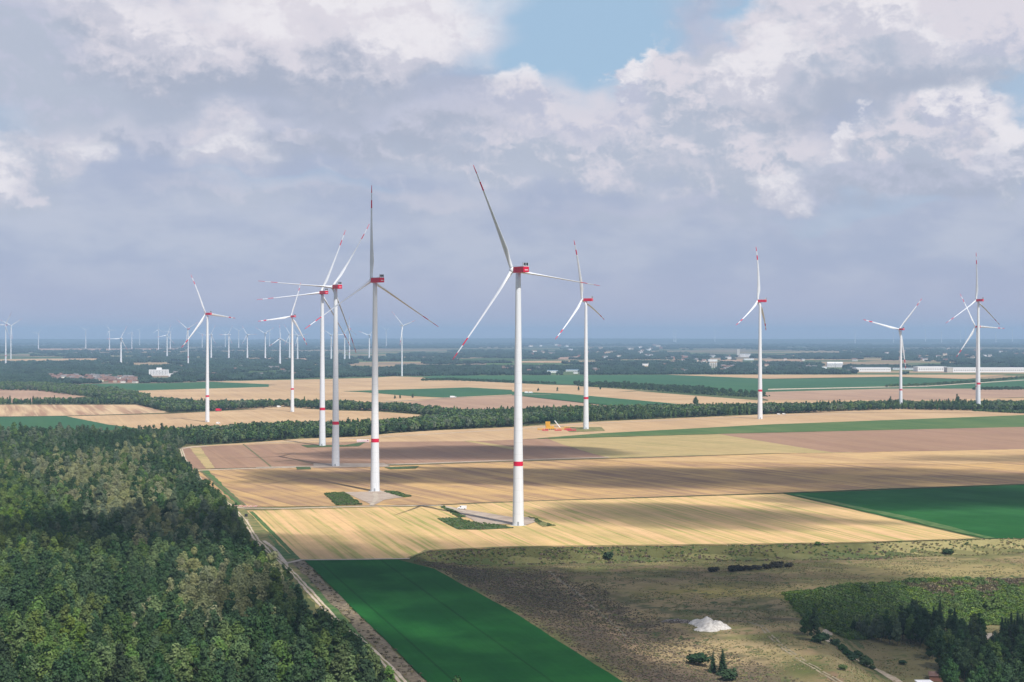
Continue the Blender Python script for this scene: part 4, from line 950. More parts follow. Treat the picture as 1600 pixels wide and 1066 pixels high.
for px, py, s in ((1566, 1012, 1.2), (1575, 1016, 1.3), (1585, 1018, 1.35), (1594, 1020, 1.3), (1602, 1016, 1.3), (1571, 1003, 1.1), (1590, 1006, 1.25), (1580, 1008, 1.2), (1598, 1011, 1.3)):
    x, y, z = at(px, py); tree('conifer', x, y, z, s, 'dark spruce in the clump beside the pale gravel yard', 'spruces by the gravel yard')

# ground plants of the pit: grass tufts, weeds and ferns nobody could count
def tuft_mesh(seed, m, h, n, flat_=False):
    rs = np.random.default_rng(seed); v = []; f = []
    for i in range(n):
        a = rs.uniform(0, 6.28); q = rs.uniform(0, 1)*.9; x, y = math.cos(a)*q, math.sin(a)*q; b = rs.uniform(0, 6.28); L = h*rs.uniform(.5, 1.1); s = rs.uniform(.12, .3)
        dx, dy = math.cos(b), math.sin(b); o = len(v); ln = .5*L
        v += [(x-dy*s, y+dx*s, -.1), (x+dy*s, y-dx*s, -.1), (x+dx*ln+dy*s*.6, y+dy*ln-dx*s*.6, L), (x+dx*ln-dy*s*.6, y+dy*ln+dx*s*.6, L*.95)]; f.append((o, o+1, o+2, o+3))
    return mesh_obj('t', v, f, M[m], link=False).data
def fern_mesh(seed, m):
    rs = np.random.default_rng(seed); v, f = leaf_shell([(0, 0, .5, .9, .8), (.8, .3, .4, .7, .8), (-.6, .5, .4, .7, .8)], 60, .26, rs, False); return mesh_obj('f', v, f, M[m], link=False).data
PL = lib('plant_library', [tuft_mesh(1, 'tuft', .8, 26), tuft_mesh(2, 'tuft_dark', .9, 30), fern_mesh(3, 'fern'), fern_mesh(4, 'leaf_mid'), tuft_mesh(5, 'verge_green', .6, 26), tuft_mesh(6, 'tuft_olive', .8, 28), tuft_mesh(7, 'tuft_brown', .9, 30)])
def plants(name, n, box, test, choose, sc_, label, cat):
    X = rng.uniform(box[0], box[1], n); Y = rng.uniform(box[2], box[3], n); k = test(X, Y); X, Y = X[k], Y[k]; Z = height(X, Y)
    if len(X): scatter(name, np.stack([X, Y, Z], 1), rng.uniform(sc_[0], sc_[1], len(X)), rng.uniform(0, 6.28, len(X)), [choose(a, b) for a, b in zip(X, Y)], PL, label, cat)
plants('grass', 60000, (-60, 330, 560, 925), lambda X, Y: inpoly(X, Y, PIT) & (fbm(X/9, Y/9, 61) > .46) & (pdist(X, Y, W1) > 4), lambda a, b: random.choice([0, 0, 5, 4]), (.22, .5), 'dry and green grass tufts over the pit meadow', 'grass')
plants('undergrowth', 30000, (-60, 180, 540, 880), lambda X, Y: inpoly(X, Y, PIT) & (pdist(X, Y, W1) < 62+20*fbm(X/20, Y/20, 62)) & (pdist(X, Y, W1) > 2), lambda a, b: random.choice([1, 1, 6]), (.25, .5), 'dark brown weeds on the slope right of the beet field', 'weeds')
plants('undergrowth', 30000, (110, 420, 740, 865), lambda X, Y: inpoly(X, Y, LOW) & (pdist(X, Y, N2) < 64) & (pdist(X, Y, N2) > 2) & (pdist(X, Y, W2) > 6), lambda a, b: random.choice(([2, 2, 2, 3] if fbm(a/16, b/22, 88) > .48 else [3, 3, 3, 2]) if to_px(a, b, -14)[1]+50*(fbm(a/22, b/14, 89)-.5)+random.uniform(-6, 6) > 934 else [0, 5, 5, 6, 1]), (.7, 1.7), 'green ferns and brambles covering the bank above the pit', 'scrub')
plants('undergrowth', 16000, (-60, 420, 890, 965), lambda X, Y: inpoly(X, Y, PIT) & (pdist(X, Y, N1) < 16) & (fbm(X/12, Y/6, 64) > .42), lambda a, b: random.choice([1, 5, 6, 4, 4]) if a < 220 else random.choice([0, 5, 5, 4]), (.4, 1.0), 'rough weeds on the long bank below the stubble field', 'scrub')
sl = [flat(*p_) for p_ in ((466, 877), (560, 975), (655, 1066), (745, 1180))]
plants('undergrowth', 9000, (-190, 40, 450, 880), lambda X, Y: pdist(X, Y, sl) < 3.4, lambda a, b: random.choice([0, 1, 1]), (.5, 1.0), 'dry brown weeds in the strip along the left edge of the beet field', 'weeds')
plants('undergrowth', 5000, (-60, 40, 980, 1240), lambda X, Y: np.logical_or.reduce([inpoly(X, Y, [flat(*q_) for q_ in pl]) for pl in ([(683, 811), (717, 809.5), (730, 815), (784, 821), (803, 826), (750, 828.5), (715, 828)], [(688, 792.5), (697, 792), (729, 809), (716, 809)], [(826, 809), (836, 811), (868, 822), (848, 824)])]), lambda a, b: random.choice([3, 3, 1]), (.5, 1.0), 'green weeds around the pad of the nearest turbine', 'weeds')
plants('undergrowth', 5000, (-150, -60, 1130, 1260), lambda X, Y: np.logical_or.reduce([inpoly(X, Y, [flat(*q_) for q_ in pl]) for pl in ([(507, 772), (537, 770), (566, 789.5), (526, 790.5)], [(600, 769), (620, 769), (643, 776.5), (630, 778)])]), lambda a, b: random.choice([3, 3, 1]), (.6, 1.2), 'square patch of green weeds left of the second nearest turbine', 'weeds')

# ---------------------------------------------------------------- wind turbines
BLADE = {}
def blade_mesh(Rb, bands, cone, pitch=0.0):
    key = (round(Rb), bands, round(cone), round(pitch))
    if key in BLADE: return BLADE[key]
    brk = [0, .02, .05, .09, .13, .18, .24, .32, .42, .52, .62, .70, .755, .84, .92, .97, 1.0] if bands == 2 else [0, .02, .05, .09, .13, .18, .24, .32, .42, .52, .62, .70, .755, .84, .97, 1.0]
    n = 14; v = []; f = []; mi = []
    def chord(s): 
        return np.interp(s, [0, .03, .08, .18, .24, .4, .6, .8, .93, 1], [2.4, 2.4, 2.9, 4.3, 4.1, 3.1, 2.3, 1.6, 1.2, .6])*Rb/73
    def thick(s): return np.interp(s, [0, .04, .1, .2, .4, .7, 1], [2.4, 2.3, 1.9, 1.4, .95, .6, .3])*Rb/73
    def twist(s): return R(pitch+float(np.interp(s, [0, .1, .3, .6, 1], [13, 12, 7, 3, 1])))
    for i, s in enumerate(brk):
        c2, th, tw = chord(s), thick(s), twist(s)
        rb = float(np.interp(s, [0, .05, .16], [0, 0, 1])); z = 1.4+s*(Rb-1.4); yb = cone*s**2
        for k in range(n):
            t_ = 2*math.pi*k/n; X = math.cos(t_)*c2/2; Y = math.sin(t_)*th/2
            if rb > 0:
                xx = math.cos(t_); Y = Y*(1-rb)+rb*(math.sin(t_)*th/2*(1.0-.55*max(0, -xx)))
                X += rb*(-c2*.18)
            v.append((X*math.cos(tw)-Y*math.sin(tw), X*math.sin(tw)+Y*math.cos(tw)+yb, z))
        if i:
            for k in range(n):
                j = (k+1) % n; f.append(((i-1)*n+k, (i-1)*n+j, i*n+j, i*n+k))
                a = brk[i-1]
                red = (a >= .754 and a < .839) or (a >= .919 if bands == 2 else a >= .839 and False)
                mi.append(1 if red and bands > 0 else 0)
    f.append(tuple(range(n-1, -1, -1))); mi.append(0); L = (len(brk)-1)*n; f.append(tuple(L+k for k in range(n))); mi.append(1 if bands == 2 else 0)
    o = mesh_obj('blade', v, f, [M['white'], M['red']], None, mi, True, False); BLADE[key] = o.data
    return o.data
TW = {}
def tower_mesh(H, r0, r1, band):
    key = (round(H), round(r0, 1), band)
    if key in TW: return TW[key]
    n = 28; zs = [0, .02, .06, .12, .18, .236, .254, .32, .40, .5, .6, .7, .8, .9, .97, 1.0]; v = []; f = []; mi = []
    for i, z in enumerate(zs):
        r = r0+(r1-r0)*(z**.82); 
        for k in range(n): t_ = 2*math.pi*k/n; v.append((math.cos(t_)*r, math.sin(t_)*r, z*(H-2.2)))
        if i:
            for k in range(n): j = (k+1) % n; f.append(((i-1)*n+k, (i-1)*n+j, i*n+j, i*n+k)); mi.append(1 if band and zs[i-1] == .236 else 0)
    f.append(tuple((len(zs)-1)*n+k for k in range(n))); mi.append(0)
    TW[key] = mesh_obj('tower', v, f, [M['tower_paint'], M['red']], None, mi, True, False).data
    return TW[key]
def link(name, me, parent, loc=(0, 0, 0), mat_=None):
    o = bpy.data.objects.new(name, me); col.objects.link(o); o.parent = parent; o.location = loc
    if mat_ is not None: o.matrix_local = mat_
    return o
PARTM = {}
def turbine(x, y, H, Rb, psi, th, label, tilt=3, cone=3, ov=5, red=True, band=True, bands=2, detail=2, sizek=1.0, group=None, z=0.0, pitch=12):
    """rotor axis points towards azimuth psi (from +Y to +X)"""
    r = empty('wind_turbine', (x, y, z)); k = sizek
    link('tower', tower_mesh(H, 3.7*k, 1.65*k, band), r)
    nm = M['red'] if red else M['white']
    rot = Matrix.Rotation(-psi, 4, 'Z')
    if detail:
        b = MB(); b.box(-2.2*k, 2.2*k, -9.5*k, 3.0*k, -1.9*k, 1.8*k, 0, .35*k); nb = b
        b.tube([(0, 3.0*k, 0), (0, 3.5*k, 0)], [1.9*k, 1.7*k], 16, 1)
        na = b.build('nacelle', [nm, M['white']], r); na.matrix_local = Matrix.Translation((0, 0, H)) @ rot @ Matrix.Translation((0, 0, 0))
        if detail > 1:
            b = MB(); b.box(-2.1*k, 2.1*k, -9.4*k, 2.7*k, 1.82*k, 2.05*k); b.build('roof_panel', M['white'], na)
            b = MB()
            for s_ in (-1, 1): b.box(min(s_*.15, s_*1.75)*k, max(s_*.15, s_*1.75)*k, -9.0*k, -8.1*k, 2.5*k, 4.2*k)
            b.build('cooler', M['dark'], na)
            b = MB()
            for s_ in (-1.9, -.1, 1.7): b.box((s_)*k, (s_+.2)*k, -9.05*k, -8.05*k, 2.07*k, 4.35*k)
            b.build('cooler_frame', M['white'], na)
            b = MB(); b.box(-1.2*k, 1.2*k, -9.58*k, -9.51*k, -.55*k, -.15*k); b.build('lettering_strip', M['white'], na)
            b = MB(); b.tube([(0, 0, -.15), (0, 0, .25)], 5.2, 28); b.build('foundation', M['concrete'], r)
            b = MB(); b.box(-.6, .6, -3.86, -3.5, .3, 2.7); dd = b.build('door', M['steel'], r)
    # rotor frame
    a = Vector((math.sin(psi)*math.cos(R(tilt)), math.cos(psi)*math.cos(R(tilt)), math.sin(R(tilt)))); rr = Vector((math.cos(psi), -math.sin(psi), 0)); u = rr.cross(a)
    hub = Vector((0, 0, H-ov*math.sin(R(tilt))))+a*ov
    b = MB(); pr = [(-1.6, 1.5), (-1.2, 1.9), (0, 2.0), (1.0, 1.75), (1.8, 1.2), (2.2, .5)]
    b.tube([(0, q*k, 0) for q, _ in pr], [w*k for _, w in pr], 16)
    h = b.build('hub', M['white'], r, True); h.matrix_local = Matrix.Translation(hub) @ Matrix(((rr.x, a.x, u.x, 0), (rr.y, a.y, u.y, 0), (rr.z, a.z, u.z, 0), (0, 0, 0, 1)))
    bm_ = blade_mesh(Rb, bands, cone, pitch)
    for i in range(3):
        t_ = th+i*2*math.pi/3; sp_ = u*math.cos(t_)+rr*math.sin(t_); cd = a.cross(sp_)
        mt = Matrix(((cd.x, a.x, sp_.x, 0), (cd.y, a.y, sp_.y, 0), (cd.z, a.z, sp_.z, 0), (0, 0, 0, 1)))
        link('blade', bm_, r, mat_=Matrix.Translation(hub) @ mt)
    return tag(r, label, 'wind turbine', group)
def T(px, by, hy, *a, **k):
    x, y = flat(px, by); return turbine(x, y, HC-(hy-HZ)/FPX*y, *a, **k)
G0 = 'large red-nacelled turbines'
for D, X, H, Rb, psi, th, tilt, cone, ov, lb in (
    (1027, 4, 164, 72.1, -33, 97, .2, 2.5, 7.0, 'nearest and tallest turbine, red nacelle, standing on the striped stubble field'),
    (1488, -164, 167, 71.2, -32, 33, 6.9, 8, 6.9, 'middle turbine of the close trio with one long blade stretched level leftwards'),
    (1250, -107, 165, 74.3, -41, 119, 0, -2, 4.7, 'second nearest turbine with a grey blade straight up, right of the close trio'),
    (1763, -209, 169, 75.8, -37, 23, 6.9, 5, 3.6, 'leftmost turbine of the close trio, white tower on the brown field corner'),
    (2075, 96, 168, 78, -59, 109, 1.3, 5.6, 5.9, 'turbine beside the yellow crane parts, one blade almost upright'),
    (2328, 361, 172, 79, -63, 3, 2.4, 7.4, 3.7, 'turbine alone right of centre with a narrow upright rotor'),
    (2607, 760, 179, 77.8, -35, 1, 2.1, 4.3, 4.6, 'rightmost large turbine with its red band in front of the green field')):
    turbine(X, D, H, Rb, R(psi), R(th), lb, tilt, cone, ov, pitch=89)
for D, X, H, Rb, psi, th, tilt, cone, ov, lb in (
    (2542, -349, 152, 58.3, -42, 22, 1.9, 6, 4.0, 'white turbine on the tan field just left of the close trio, small red nacelle'),
    (2243, -427, 152, 59.2, -50, 96, 4.3, 6, 4.1, 'white turbine alone at left on the tan field, level blade pointing right'),
    (2650, 644, 132, 70, -23, 43, 3.7, 5, 5.0, 'turbine at right whose three blades form a wide V, standing in the tree belt'),
    (2790, 811, 137, 64, -19, 93, 1.9, 5, 5.0, 'turbine right behind the rightmost large one, blade pointing level right')):
    turbine(X, D, H, Rb, R(psi), R(th), lb, tilt, cone, ov, sizek=.82, pitch=12)
T(9, 571, 508, 62, R(-159), R(89), 'white turbine cut by the left picture edge, blades in a Y', 3, 3, 4, detail=1, sizek=.9)
T(17, 561, 509, 70, R(140), R(63), 'darker turbine seen from behind just right of the leftmost one', 3, 3, 4, detail=1, sizek=.9, red=False, band=False)
T(294, 572, 514, 64, R(-53), R(64), 'turbine partly hidden by the blade of the lone white turbine at left', 3, 2, 4, detail=1, sizek=.9)
T(628, 588, 509, 60, R(129), R(46), 'pale slender turbine with a dark nacelle rising from the wood right of the trio', 3, -2, 4, detail=1, sizek=.7, red=False, band=False)
T(546, 561, 514, 66, R(-144), R(0), 'distant white turbine with one blade upright just left of the second nearest tower', 3, 0, 4, detail=1, sizek=1)
random.seed(3)
far = [(60, 546, 521, 'faint turbine nearest the left pair, standing alone on the hazy plain', 40), (134, 545, 516, 'faint turbine between the village church trees and the squat white one', 300),
 (171, 547, 516, 'faint turbine just left of the squat brighter white turbine', 30), (189, 571, 529, 'squat bright white turbine rising from dark trees above the village', 28),
 (206, 545, 520, 'faint turbine just right of the squat bright white one', 20), (218, 541, 516, 'very faint turbine second right of the squat bright one', 75),
 (247.5, 548, 515, 'pale turbine with an upright blade left of the brighter one near the apartment block', 0), (261, 561, 524, 'bright distant turbine directly above the white apartment block', 100),
 (266, 546, 519, 'faint turbine close behind the bright one above the apartment block', 40), (316, 545, 522, 'faint turbine immediately left of the lone white turbine tower', 70),
 (330, 561, 523, 'bright distant turbine immediately right of the lone white turbine tower', 28), (352, 543, 520, 'faint turbine left of the darker distant one', 50),
 (357.5, 560, 523, 'greyish distant turbine in line with a fainter one behind', 30), (373, 547, 517, 'faint turbine left of the bright one with a Y rotor', 60),
 (386.5, 560, 523, 'bright distant turbine with its blades in a Y, left of a similar taller Y', 88), (414.5, 562, 521, 'bright distant turbine with its blades in an even Y shape', 60),
 (421, 544, 518, 'faint turbine close behind the even Y-shaped one', 80), (437.5, 572, 529, 'low distant turbine with one blade up beside the tan-field turbine', 3),
 (452.5, 563, 523, 'distant turbine half hidden behind the tan-field turbine tower', 30), (465, 563, 525, 'distant turbine just right of the tan-field turbine tower', 40),
 (517.5, 562, 524, 'faint turbine between the first two towers of the close trio', 60), (538.5, 563, 523, 'distant turbine just right of the middle tower of the trio', 30),
 (577, 564, 524, 'faint turbine just left of the second nearest tower', 50), (603.5, 543, 516, 'small faint turbine just right of the second nearest tower', 70),
 (1053, 536, 516, 'left one of two ghostly turbines on the horizon right of centre', 15), (1056, 536.5, 518, 'right one of two ghostly turbines on the horizon right of centre', 50),
 (1117, 536, 516, 'ghostly turbine on the horizon left of the lone turbine right of centre', 5), (1336, 537, 516, 'pale turbine on the horizon left of the V-shaped rotor', 2),
 (1396, 536.5, 520, 'ghostly turbine just behind the blade root of the V-shaped turbine', 30), (1446, 536, 515, 'pale turbine on the horizon right of the V-shaped turbine', 4),
 (1471, 536.5, 518, 'fainter turbine on the horizon second right of the V-shaped turbine', 40), (1501, 536.5, 517, 'pale turbine on the horizon left of the rightmost pair', 0),
 (1509, 536.5, 512, 'taller pale turbine on the horizon directly left of the rightmost pair', 10), (1556, 536.5, 520, 'ghostly turbine on the horizon right of the rightmost pair', 70),
 (1582, 536, 515, 'pale turbine on the horizon nearest the right picture edge', 0)]
for px, by, hy, lb, th in far:
    big = by < 538
    T(px, by, hy, 58 if not big else 70, R(random.choice([-40, -35, -50, 140, 150])), R(th), lb, 3, 2, 4, detail=1, sizek=1.25 if not big else 2.0, red=False, band=False, bands=0 if by < 560 else 2)

# ---------------------------------------------------------------- vehicles and site things
def van(name, x, y, z, rz, L, Wd, Hh, body, label, cat, cargo=False):
    r = empty(name, (x, y, z), rz)
    b = MB()
    if cargo:
        b.box(-L/2, L*.22, -Wd/2, Wd/2, .75, Hh, 0, .08); b.build('cargo_box', M[body], r)
        b = MB(); b.box(L*.25, L/2, -Wd/2, Wd/2, .6, Hh*.8, 0, .18); b.build('cab', M[body], r)
        b = MB(); b.box(-L/2, L*.48, -.45, .45, .5, .74); b.build('chassis', M['dark'], r)
    else:
        v = [(-L/2, .45), (-L/2, Hh*.98), (L*.20, Hh), (L*.33, Hh*.62), (L/2, Hh*.5), (L/2, .45)]
        vv = [(a, -Wd/2, c2) for a, c2 in v]+[(a, Wd/2, c2) for a, c2 in v]; n = 6
        b.add(vv, [tuple(range(n)), tuple(range(2*n-1, n-1, -1))]+[(i, i+n, (i+1) % n+n, (i+1) % n) for i in range(n)]); o = b.build('body', M[body], r)
    b = MB(); b.box(L*.30 if cargo else L*.08, L*.46 if cargo else L*.24, -Wd/2-.03, Wd/2+.03, Hh*.52 if cargo else Hh*.62, Hh*.74 if cargo else Hh*.9); b.build('window', M['glass'], r)
    for sx in (-.32, .33):
        for sy in (-1, 1):
            b = MB(); b.tube([(L*sx, sy*(Wd/2-.25), .42), (L*sx, sy*(Wd/2+.02), .42)], .42, 12); b.build('wheel', M['tyre'], r)
    return tag(r, label, cat)
x, y, z = at(722, 797); van('van', x, y, .4, R(175), 6.2, 2.1, 2.5, 'hall_white', 'white van parked by the track left of the nearest turbine', 'van')
x, y = flat(823, 615.5); van('truck', x, y, 1, R(5), 9, 3.0, 3.8, 'hall_white', 'left one of two white trucks on the road by the green strip', 'truck', True)
x, y = flat(829.5, 615.5); van('truck', x, y, 1, R(5), 8, 3.0, 3.6, 'hall_white', 'right one of two white trucks on the road by the green strip', 'truck', True)
x, y = flat(708, 622.8); van('truck', x, y, 1.3, R(5), 12, 3.0, 3.8, 'hall_white', 'long white truck on the farm road below the far green field', 'truck', True)
x, y = flat(436, 637.5); van('van', x, y, .9, R(8), 7, 2.8, 3.0, 'hall_white', 'white van on the field road left of the tan-field turbine', 'van')
x, y = flat(341.5, 643.5); van('truck', x, y, .9, R(5), 9, 3.4, 4.2, 'red', 'red truck at the wood edge right of the lone white turbine', 'truck', True)
x, y = flat(341, 663); van('van', x, y, .5, R(5), 5.5, 2.4, 2.4, 'hall_white', 'white van near the foot of the lone white turbine', 'van')
x, y = flat(1217, 648.7); van('car', x, y, .5, R(5), 5.5, 2.2, 2.0, 'hall_white', 'left of two white cars before the tree belt, right of the lone turbine', 'car')
x, y = flat(1225, 648.4); van('car', x, y, .5, R(5), 5.5, 2.2, 2.0, 'hall_white', 'right-hand white car before the tree belt near the lone turbine', 'car')
x, y, z = at(1573, 1005); van('van', x, y, z+.25, R(30), 5.6, 2.1, 2.3, 'hall_white', 'white van on the gravel yard among spruces', 'van')
# yellow crane parts
cx, cy = flat(860, 672)
r = empty('mobile_crane', (cx, cy, .5), R(4))
b = MB(); b.box(-7, 7, -1.5, 1.5, 1.0, 2.2, 0, .15); b.build('chassis', M['yellow'], r)
for i in range(6):
    for s_ in (-1, 1): b = MB(); b.tube([(-5.8+i*2.3, s_*1.1, .65), (-5.8+i*2.3, s_*1.6, .65)], .65, 12); b.build('wheel', M['tyre'], r)
b = MB(); b.box(-6, 1.5, -1.6, 1.6, 2.4, 4.6, 0, .2); b.build('upper_carriage', M['yellow'], r)
b = MB()
for i in range(5): b.box(-6.4, -.4, -1.9, 1.9, 4.7+i*1.15, 5.7+i*1.15, 0, .1)
b.build('counterweight', M['yellow'], r)
b = MB(); b.box(2.0, 4.4, -1.5, -.2, 2.4, 4.9, 0, .2); b.build('cab', M['yellow'], r)
b = MB(); b.tube([(5.5, 0, 11.5), (12.5, 0, 2.3)], [.55, .75], 8); b.build('boom', M['hall_white'], r)
tag(r, 'yellow crane with stacked weights and a slanting pale boom left of a turbine', 'crane')
def lattice(x, y, L, m, label, rz):
    r = empty('boom_section', (x, y, .5), rz); b = MB()
    for sy in (-1.1, 1.1):
        for sz in (.4, 2.4): b.tube([(-L/2, sy, sz), (L/2, sy, sz)], .16, 5)
    n = int(L/2.2)
    for i in range(n):
        a, c2 = -L/2+L*i/n, -L/2+L*(i+1)/n
        for sy in (-1.1, 1.1): b.tube([(a, sy, .4), (c2, sy, 2.4)], .1, 4); b.tube([(a, sy, 2.4), (c2, sy, .4)], .1, 4)
        b.tube([(a, -1.1, 2.4), (c2, 1.1, 2.4)], .1, 4)
    b.build('lattice_frame', M[m], r)
    b = MB(); b.box(-L/2, L/2, -.9, .9, .55, 1.0); b.build('walkway', M[m], r)
    return tag(r, label, 'crane part')
for px, py, L, m, lb in ((845, 672.5, 9, 'yellow', 'yellow lattice piece at the left end of the crane parts'), (852, 674, 8, 'red', 'small red frame left of the yellow crane'),
                         (872, 674, 9, 'red', 'red frame directly right of the yellow crane'), (878, 672, 10, 'yellow', 'yellow lattice piece under the tip of the slanting boom'),
                         (886, 670.5, 8, 'yellow', 'short yellow lattice piece behind the red frames'), (893, 674, 12, 'red', 'long red frame nearest the turbine foot'), (887, 673, 9, 'red', 'red frame second nearest the turbine foot')):
    x, y = flat(px, py); lattice(x, y, L, m, lb, R(random.uniform(-10, 10)))
# container near the trio
x, y = flat(567, 691.5); r = empty('site_container', (x, y, .5), R(3)); b = MB(); b.box(-7, 7, -1.3, 1.3, 0, 2.7, 0, .08); b.build('shell', M['hall_white'], r)
b = MB(); b.box(-7.02, 7.02, -1.36, -1.31, .9, 1.5); b.build('stripe', M['red'], r); b = MB(); b.box(4.8, 6.2, -1.38, -1.31, 1.7, 2.4); b.build('window', M['glass'], r)
tag(r, 'long white site container with a red stripe behind the second nearest turbine', 'container')
# barriers at the track junction
x0, y0 = flat(383, 793.5)
nb = 0
for i, lb in enumerate(('leftmost', 'second from left', 'third from left', 'second from right', 'rightmost')):
    r = empty('barrier', (x0-7+i*3.5, y0+random.uniform(-.4, .4), .4), R(random.uniform(-8, 8)))
    b = MB()
    for k in range(6): b.box(-1.5+k*.5, -1.0+k*.5, -.06, .06, .75, 1.15, k % 2); b.box(-1.5+k*.5, -1.0+k*.5, -.06, .06, .2, .5, (k+1) % 2)
    b.build('board', [M['red'], M['hall_white']], r)
    for s_ in (-1.3, 1.3): b = MB(); b.box(s_-.08, s_+.08, -.35, .35, 0, .1); b.box(s_-.04, s_+.04, -.04, .04, .1, 1.25); b.build('foot', M['dark'], r)
    tag(r, 'red and white striped barrier at the track junction, %s of five' % lb, 'barrier')
x, y = flat(384.5, 811); r = empty('notice_board', (x, y, .1)); b = MB(); b.box(-1.0, 1.0, -.06, .06, 1.4, 3.2); b.build('board', M['dark'], r)
for s_ in (-.8, .8): b = MB(); b.box(s_-.07, s_+.07, .07, .2, 0, 3.3); b.build('post', M['steel'], r)
tag(r, 'dark notice board on two posts beside the track junction', 'sign')
x, y, z = at(384, 813.5); strip('gravel_patch', [(379, 814), (388, 813)], 3, M['track'], .3)
# heap of pale gravel and rubble in the pit
def heap(name, px, py, w, d, h, m, label, lobes, seed):
    x, y, z = at(px, py); n = 46; v = []; f = []; rs = random.Random(seed)
    for j in range(n+1):
        for i in range(n+1):
            a, b_ = -1+2*i/n, -1+2*j/n; q = 0
            for lx, ly, lr, lh in lobes:
                rr_ = math.hypot((a-lx)/lr, (b_-ly)/lr); q = max(q, lh*max(0, 1-rr_**1.7)**1.1)
            nn = float(fbm(a*4+seed, b_*4, seed, 4)); q = q*(0.55+.55*nn+.35*float(fbm(a*11+seed, b_*11, seed+2, 3))) if q > 0 else 0
            X, Y = a*w/2, b_*d/2
            v.append((X, Y, float(height(x+X, y+Y))-z-(.12 if q <= 0 else 0)+q*h))
    for j in range(n):
        for i in range(n): o = j*(n+1)+i; f.append((o, o+1, o+n+2, o+n+1))
    o = mesh_obj(name, v, f, M[m], smooth=True); o.location = (x, y, z); return tag(o, label, 'heap')
heap('gravel_heap', 1108, 981, 20, 26, 3.9, 'chalk', 'pale grey gravel heap on the pit meadow', [(-.1, .2, .55, 1), (.35, -.05, .5, .85), (-.45, .55, .4, .6), (-.1, -.45, .5, .8), (.6, -.2, .35, .5), (-.5, -.6, .3, .3)], 3)
x, y, z = at(1058, 973)
r = empty('rubble_heap', (x, y, z)); b = MB()
for i in range(150):
    a, q = random.uniform(0, 6.28), math.sqrt(random.random()); X, Y = math.cos(a)*q*6.5, math.sin(a)*q*4.2; s_ = random.uniform(.22, .7); zz = float(height(x+X, y+Y))-z
    v = [(X+s_*random.uniform(.6, 1.2)*sx, Y+s_*random.uniform(.6, 1.2)*sy, zz+s_*.9*random.uniform(.7, 1.2)*sz+1.1*(1-q)) for sz in (-1, 1) for sx, sy in ((-1, -1), (1, -1), (1, 1), (-1, 1))]
    b.add(v, [(3, 2, 1, 0), (4, 5, 6, 7), (0, 1, 5, 4), (1, 2, 6, 5), (2, 3, 7, 6), (3, 0, 4, 7)])
b.build('stones', M['rubble'], r).__setitem__('kind', 'stuff'); tag(r, 'low heap of dark and pale rubble left of the gravel heap', 'heap')
# sheds at the bottom right
x, y, z = at(1444, 1075); r = empty('shed', (x, y, z), R(3))
b = MB(); b.box(-3, 3, -2.5, 2.5, 0, 2.4); b.build('wall', M['hall_white'], r); b = MB(); b.box(-3.2, 3.2, -2.7, 2.7, 2.43, 2.62); b.build('roof', M['hall_white'], r); b = MB(); b.box(-.5, .5, -2.56, -2.5, 0, 2.1); b.build('door', M['steel'], r)
tag(r, 'small white flat-roofed shed at the bottom edge beside the grove', 'shed')
x, y, z = at(1466, 1064); r = empty('shed', (x, y, z), R(-12))
b = MB(); b.box(-3.5, 3.5, -2.5, 2.5, 0, 2.2); b.build('wall', M['brick'], r); b = MB(); b.gable(-3.5, 3.5, -2.5, 2.5, 2.3, 1.3); b.build('roof', M['roof_red'], r)
tag(r, 'small brown shed with a pitched roof behind the white shed', 'shed')
x, y, z = at(1592, 1030); r = empty('shed', (x, y, z+.2), R(20)); b = MB(); b.box(-4, 4, -2, 2, 0, 2.4); b.build('wall', M['brick'], r); b = MB(); b.box(-4.2, 4.2, -2.2, 2.2, 2.43, 2.6); b.build('roof', M['roof_red'], r)
tag(r, 'low reddish shed by the gravel yard at the right edge', 'shed')

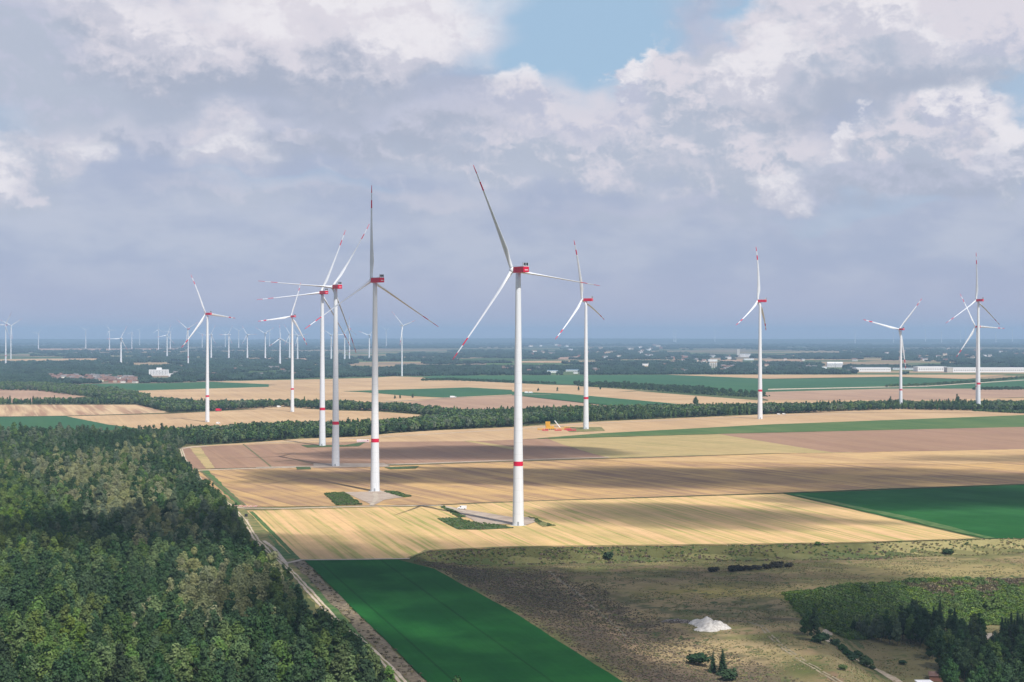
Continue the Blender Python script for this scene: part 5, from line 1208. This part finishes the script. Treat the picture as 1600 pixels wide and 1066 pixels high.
# ---------------------------------------------------------------- clouds overhead (their shade lies on the land) and haze
cvm = bpy.data.materials.new('cloud_vapour'); cvm.use_nodes = True; t = NT(cvm.node_tree); t.n.clear()
o_ = t.node('ShaderNodeOutputMaterial'); pv = t.node('ShaderNodeVolumePrincipled'); pv.inputs['Density'].default_value = .016; pv.inputs['Color'].default_value = (.98, .98, .98, 1)
t.l.new(pv.outputs[0], o_.inputs['Volume'])
ALT = 1150.0
def cloud(x, y, rx, ry, rz=0.0, th=120.0, seed=0, rough=.55):
    bm = bmesh.new(); bmesh.ops.create_icosphere(bm, subdivisions=5, radius=1)
    for v in bm.verts:
        c2 = v.co; n = float(fbm(c2.x*1.7+seed*3.1+5, c2.y*1.7+c2.z+5, seed, 4))-.5; n2 = float(fbm(c2.x*5+seed*3.1+9, c2.y*5+9, seed+9, 3))-.5
        k = 1+n*rough*2.2+n2*rough*.7
        v.co = Vector((c2.x*k*rx, c2.y*k*ry, (c2.z*k*th if c2.z > 0 else c2.z*th*.25)))
    me = bpy.data.meshes.new('cloud'); bm.to_mesh(me); bm.free(); me.materials.append(cvm)
    o = bpy.data.objects.new('cloud', me); col.objects.link(o); o.rotation_euler = (0, 0, rz)
    h = ALT/math.tan(SUN_EL); hd = Vector((sdir.x, sdir.y)).normalized()
    o.location = (x+hd.x*h, y+hd.y*h, ALT); tag(o, kind='stuff')
for i, a in enumerate((
    (-40, 1640, 175, 75, 0), (240, 1362, 360, 92, -.1), (120, 1050, 120, 42, -.15), (45, 768, 122, 95, .2),
    (-80, 815, 60, 48, 0), (15, 582, 85, 34, 0), (200, 690, 85, 65, 0), (-185, 880, 105, 62, .3), (-75, 640, 40, 40, .2),
    (-150, 1345, 80, 45, 0), (150, 835, 80, 30, 0), (560, 1560, 190, 22, 0), (330, 1170, 150, 60, 0), (-158, 1494, 42, 22, 0), (-20, 900, 60, 16, 0))):
    cloud(*a, seed=i+1)

hz_m = bpy.data.materials.new('haze_air'); hz_m.use_nodes = True; t = NT(hz_m.node_tree); t.n.clear()
o_ = t.node('ShaderNodeOutputMaterial'); pv = t.node('ShaderNodeVolumePrincipled')
pv.inputs['Density'].default_value = 6.2e-5; pv.inputs['Color'].default_value = (.50, .73, 1.0, 1); pv.inputs['Anisotropy'].default_value = 0.0
t.l.new(pv.outputs[0], o_.inputs['Volume'])
b = MB(); b.box(-32500, 32500, -5500, 32500, -24, 266)
tag(b.build('haze', hz_m), kind='stuff')
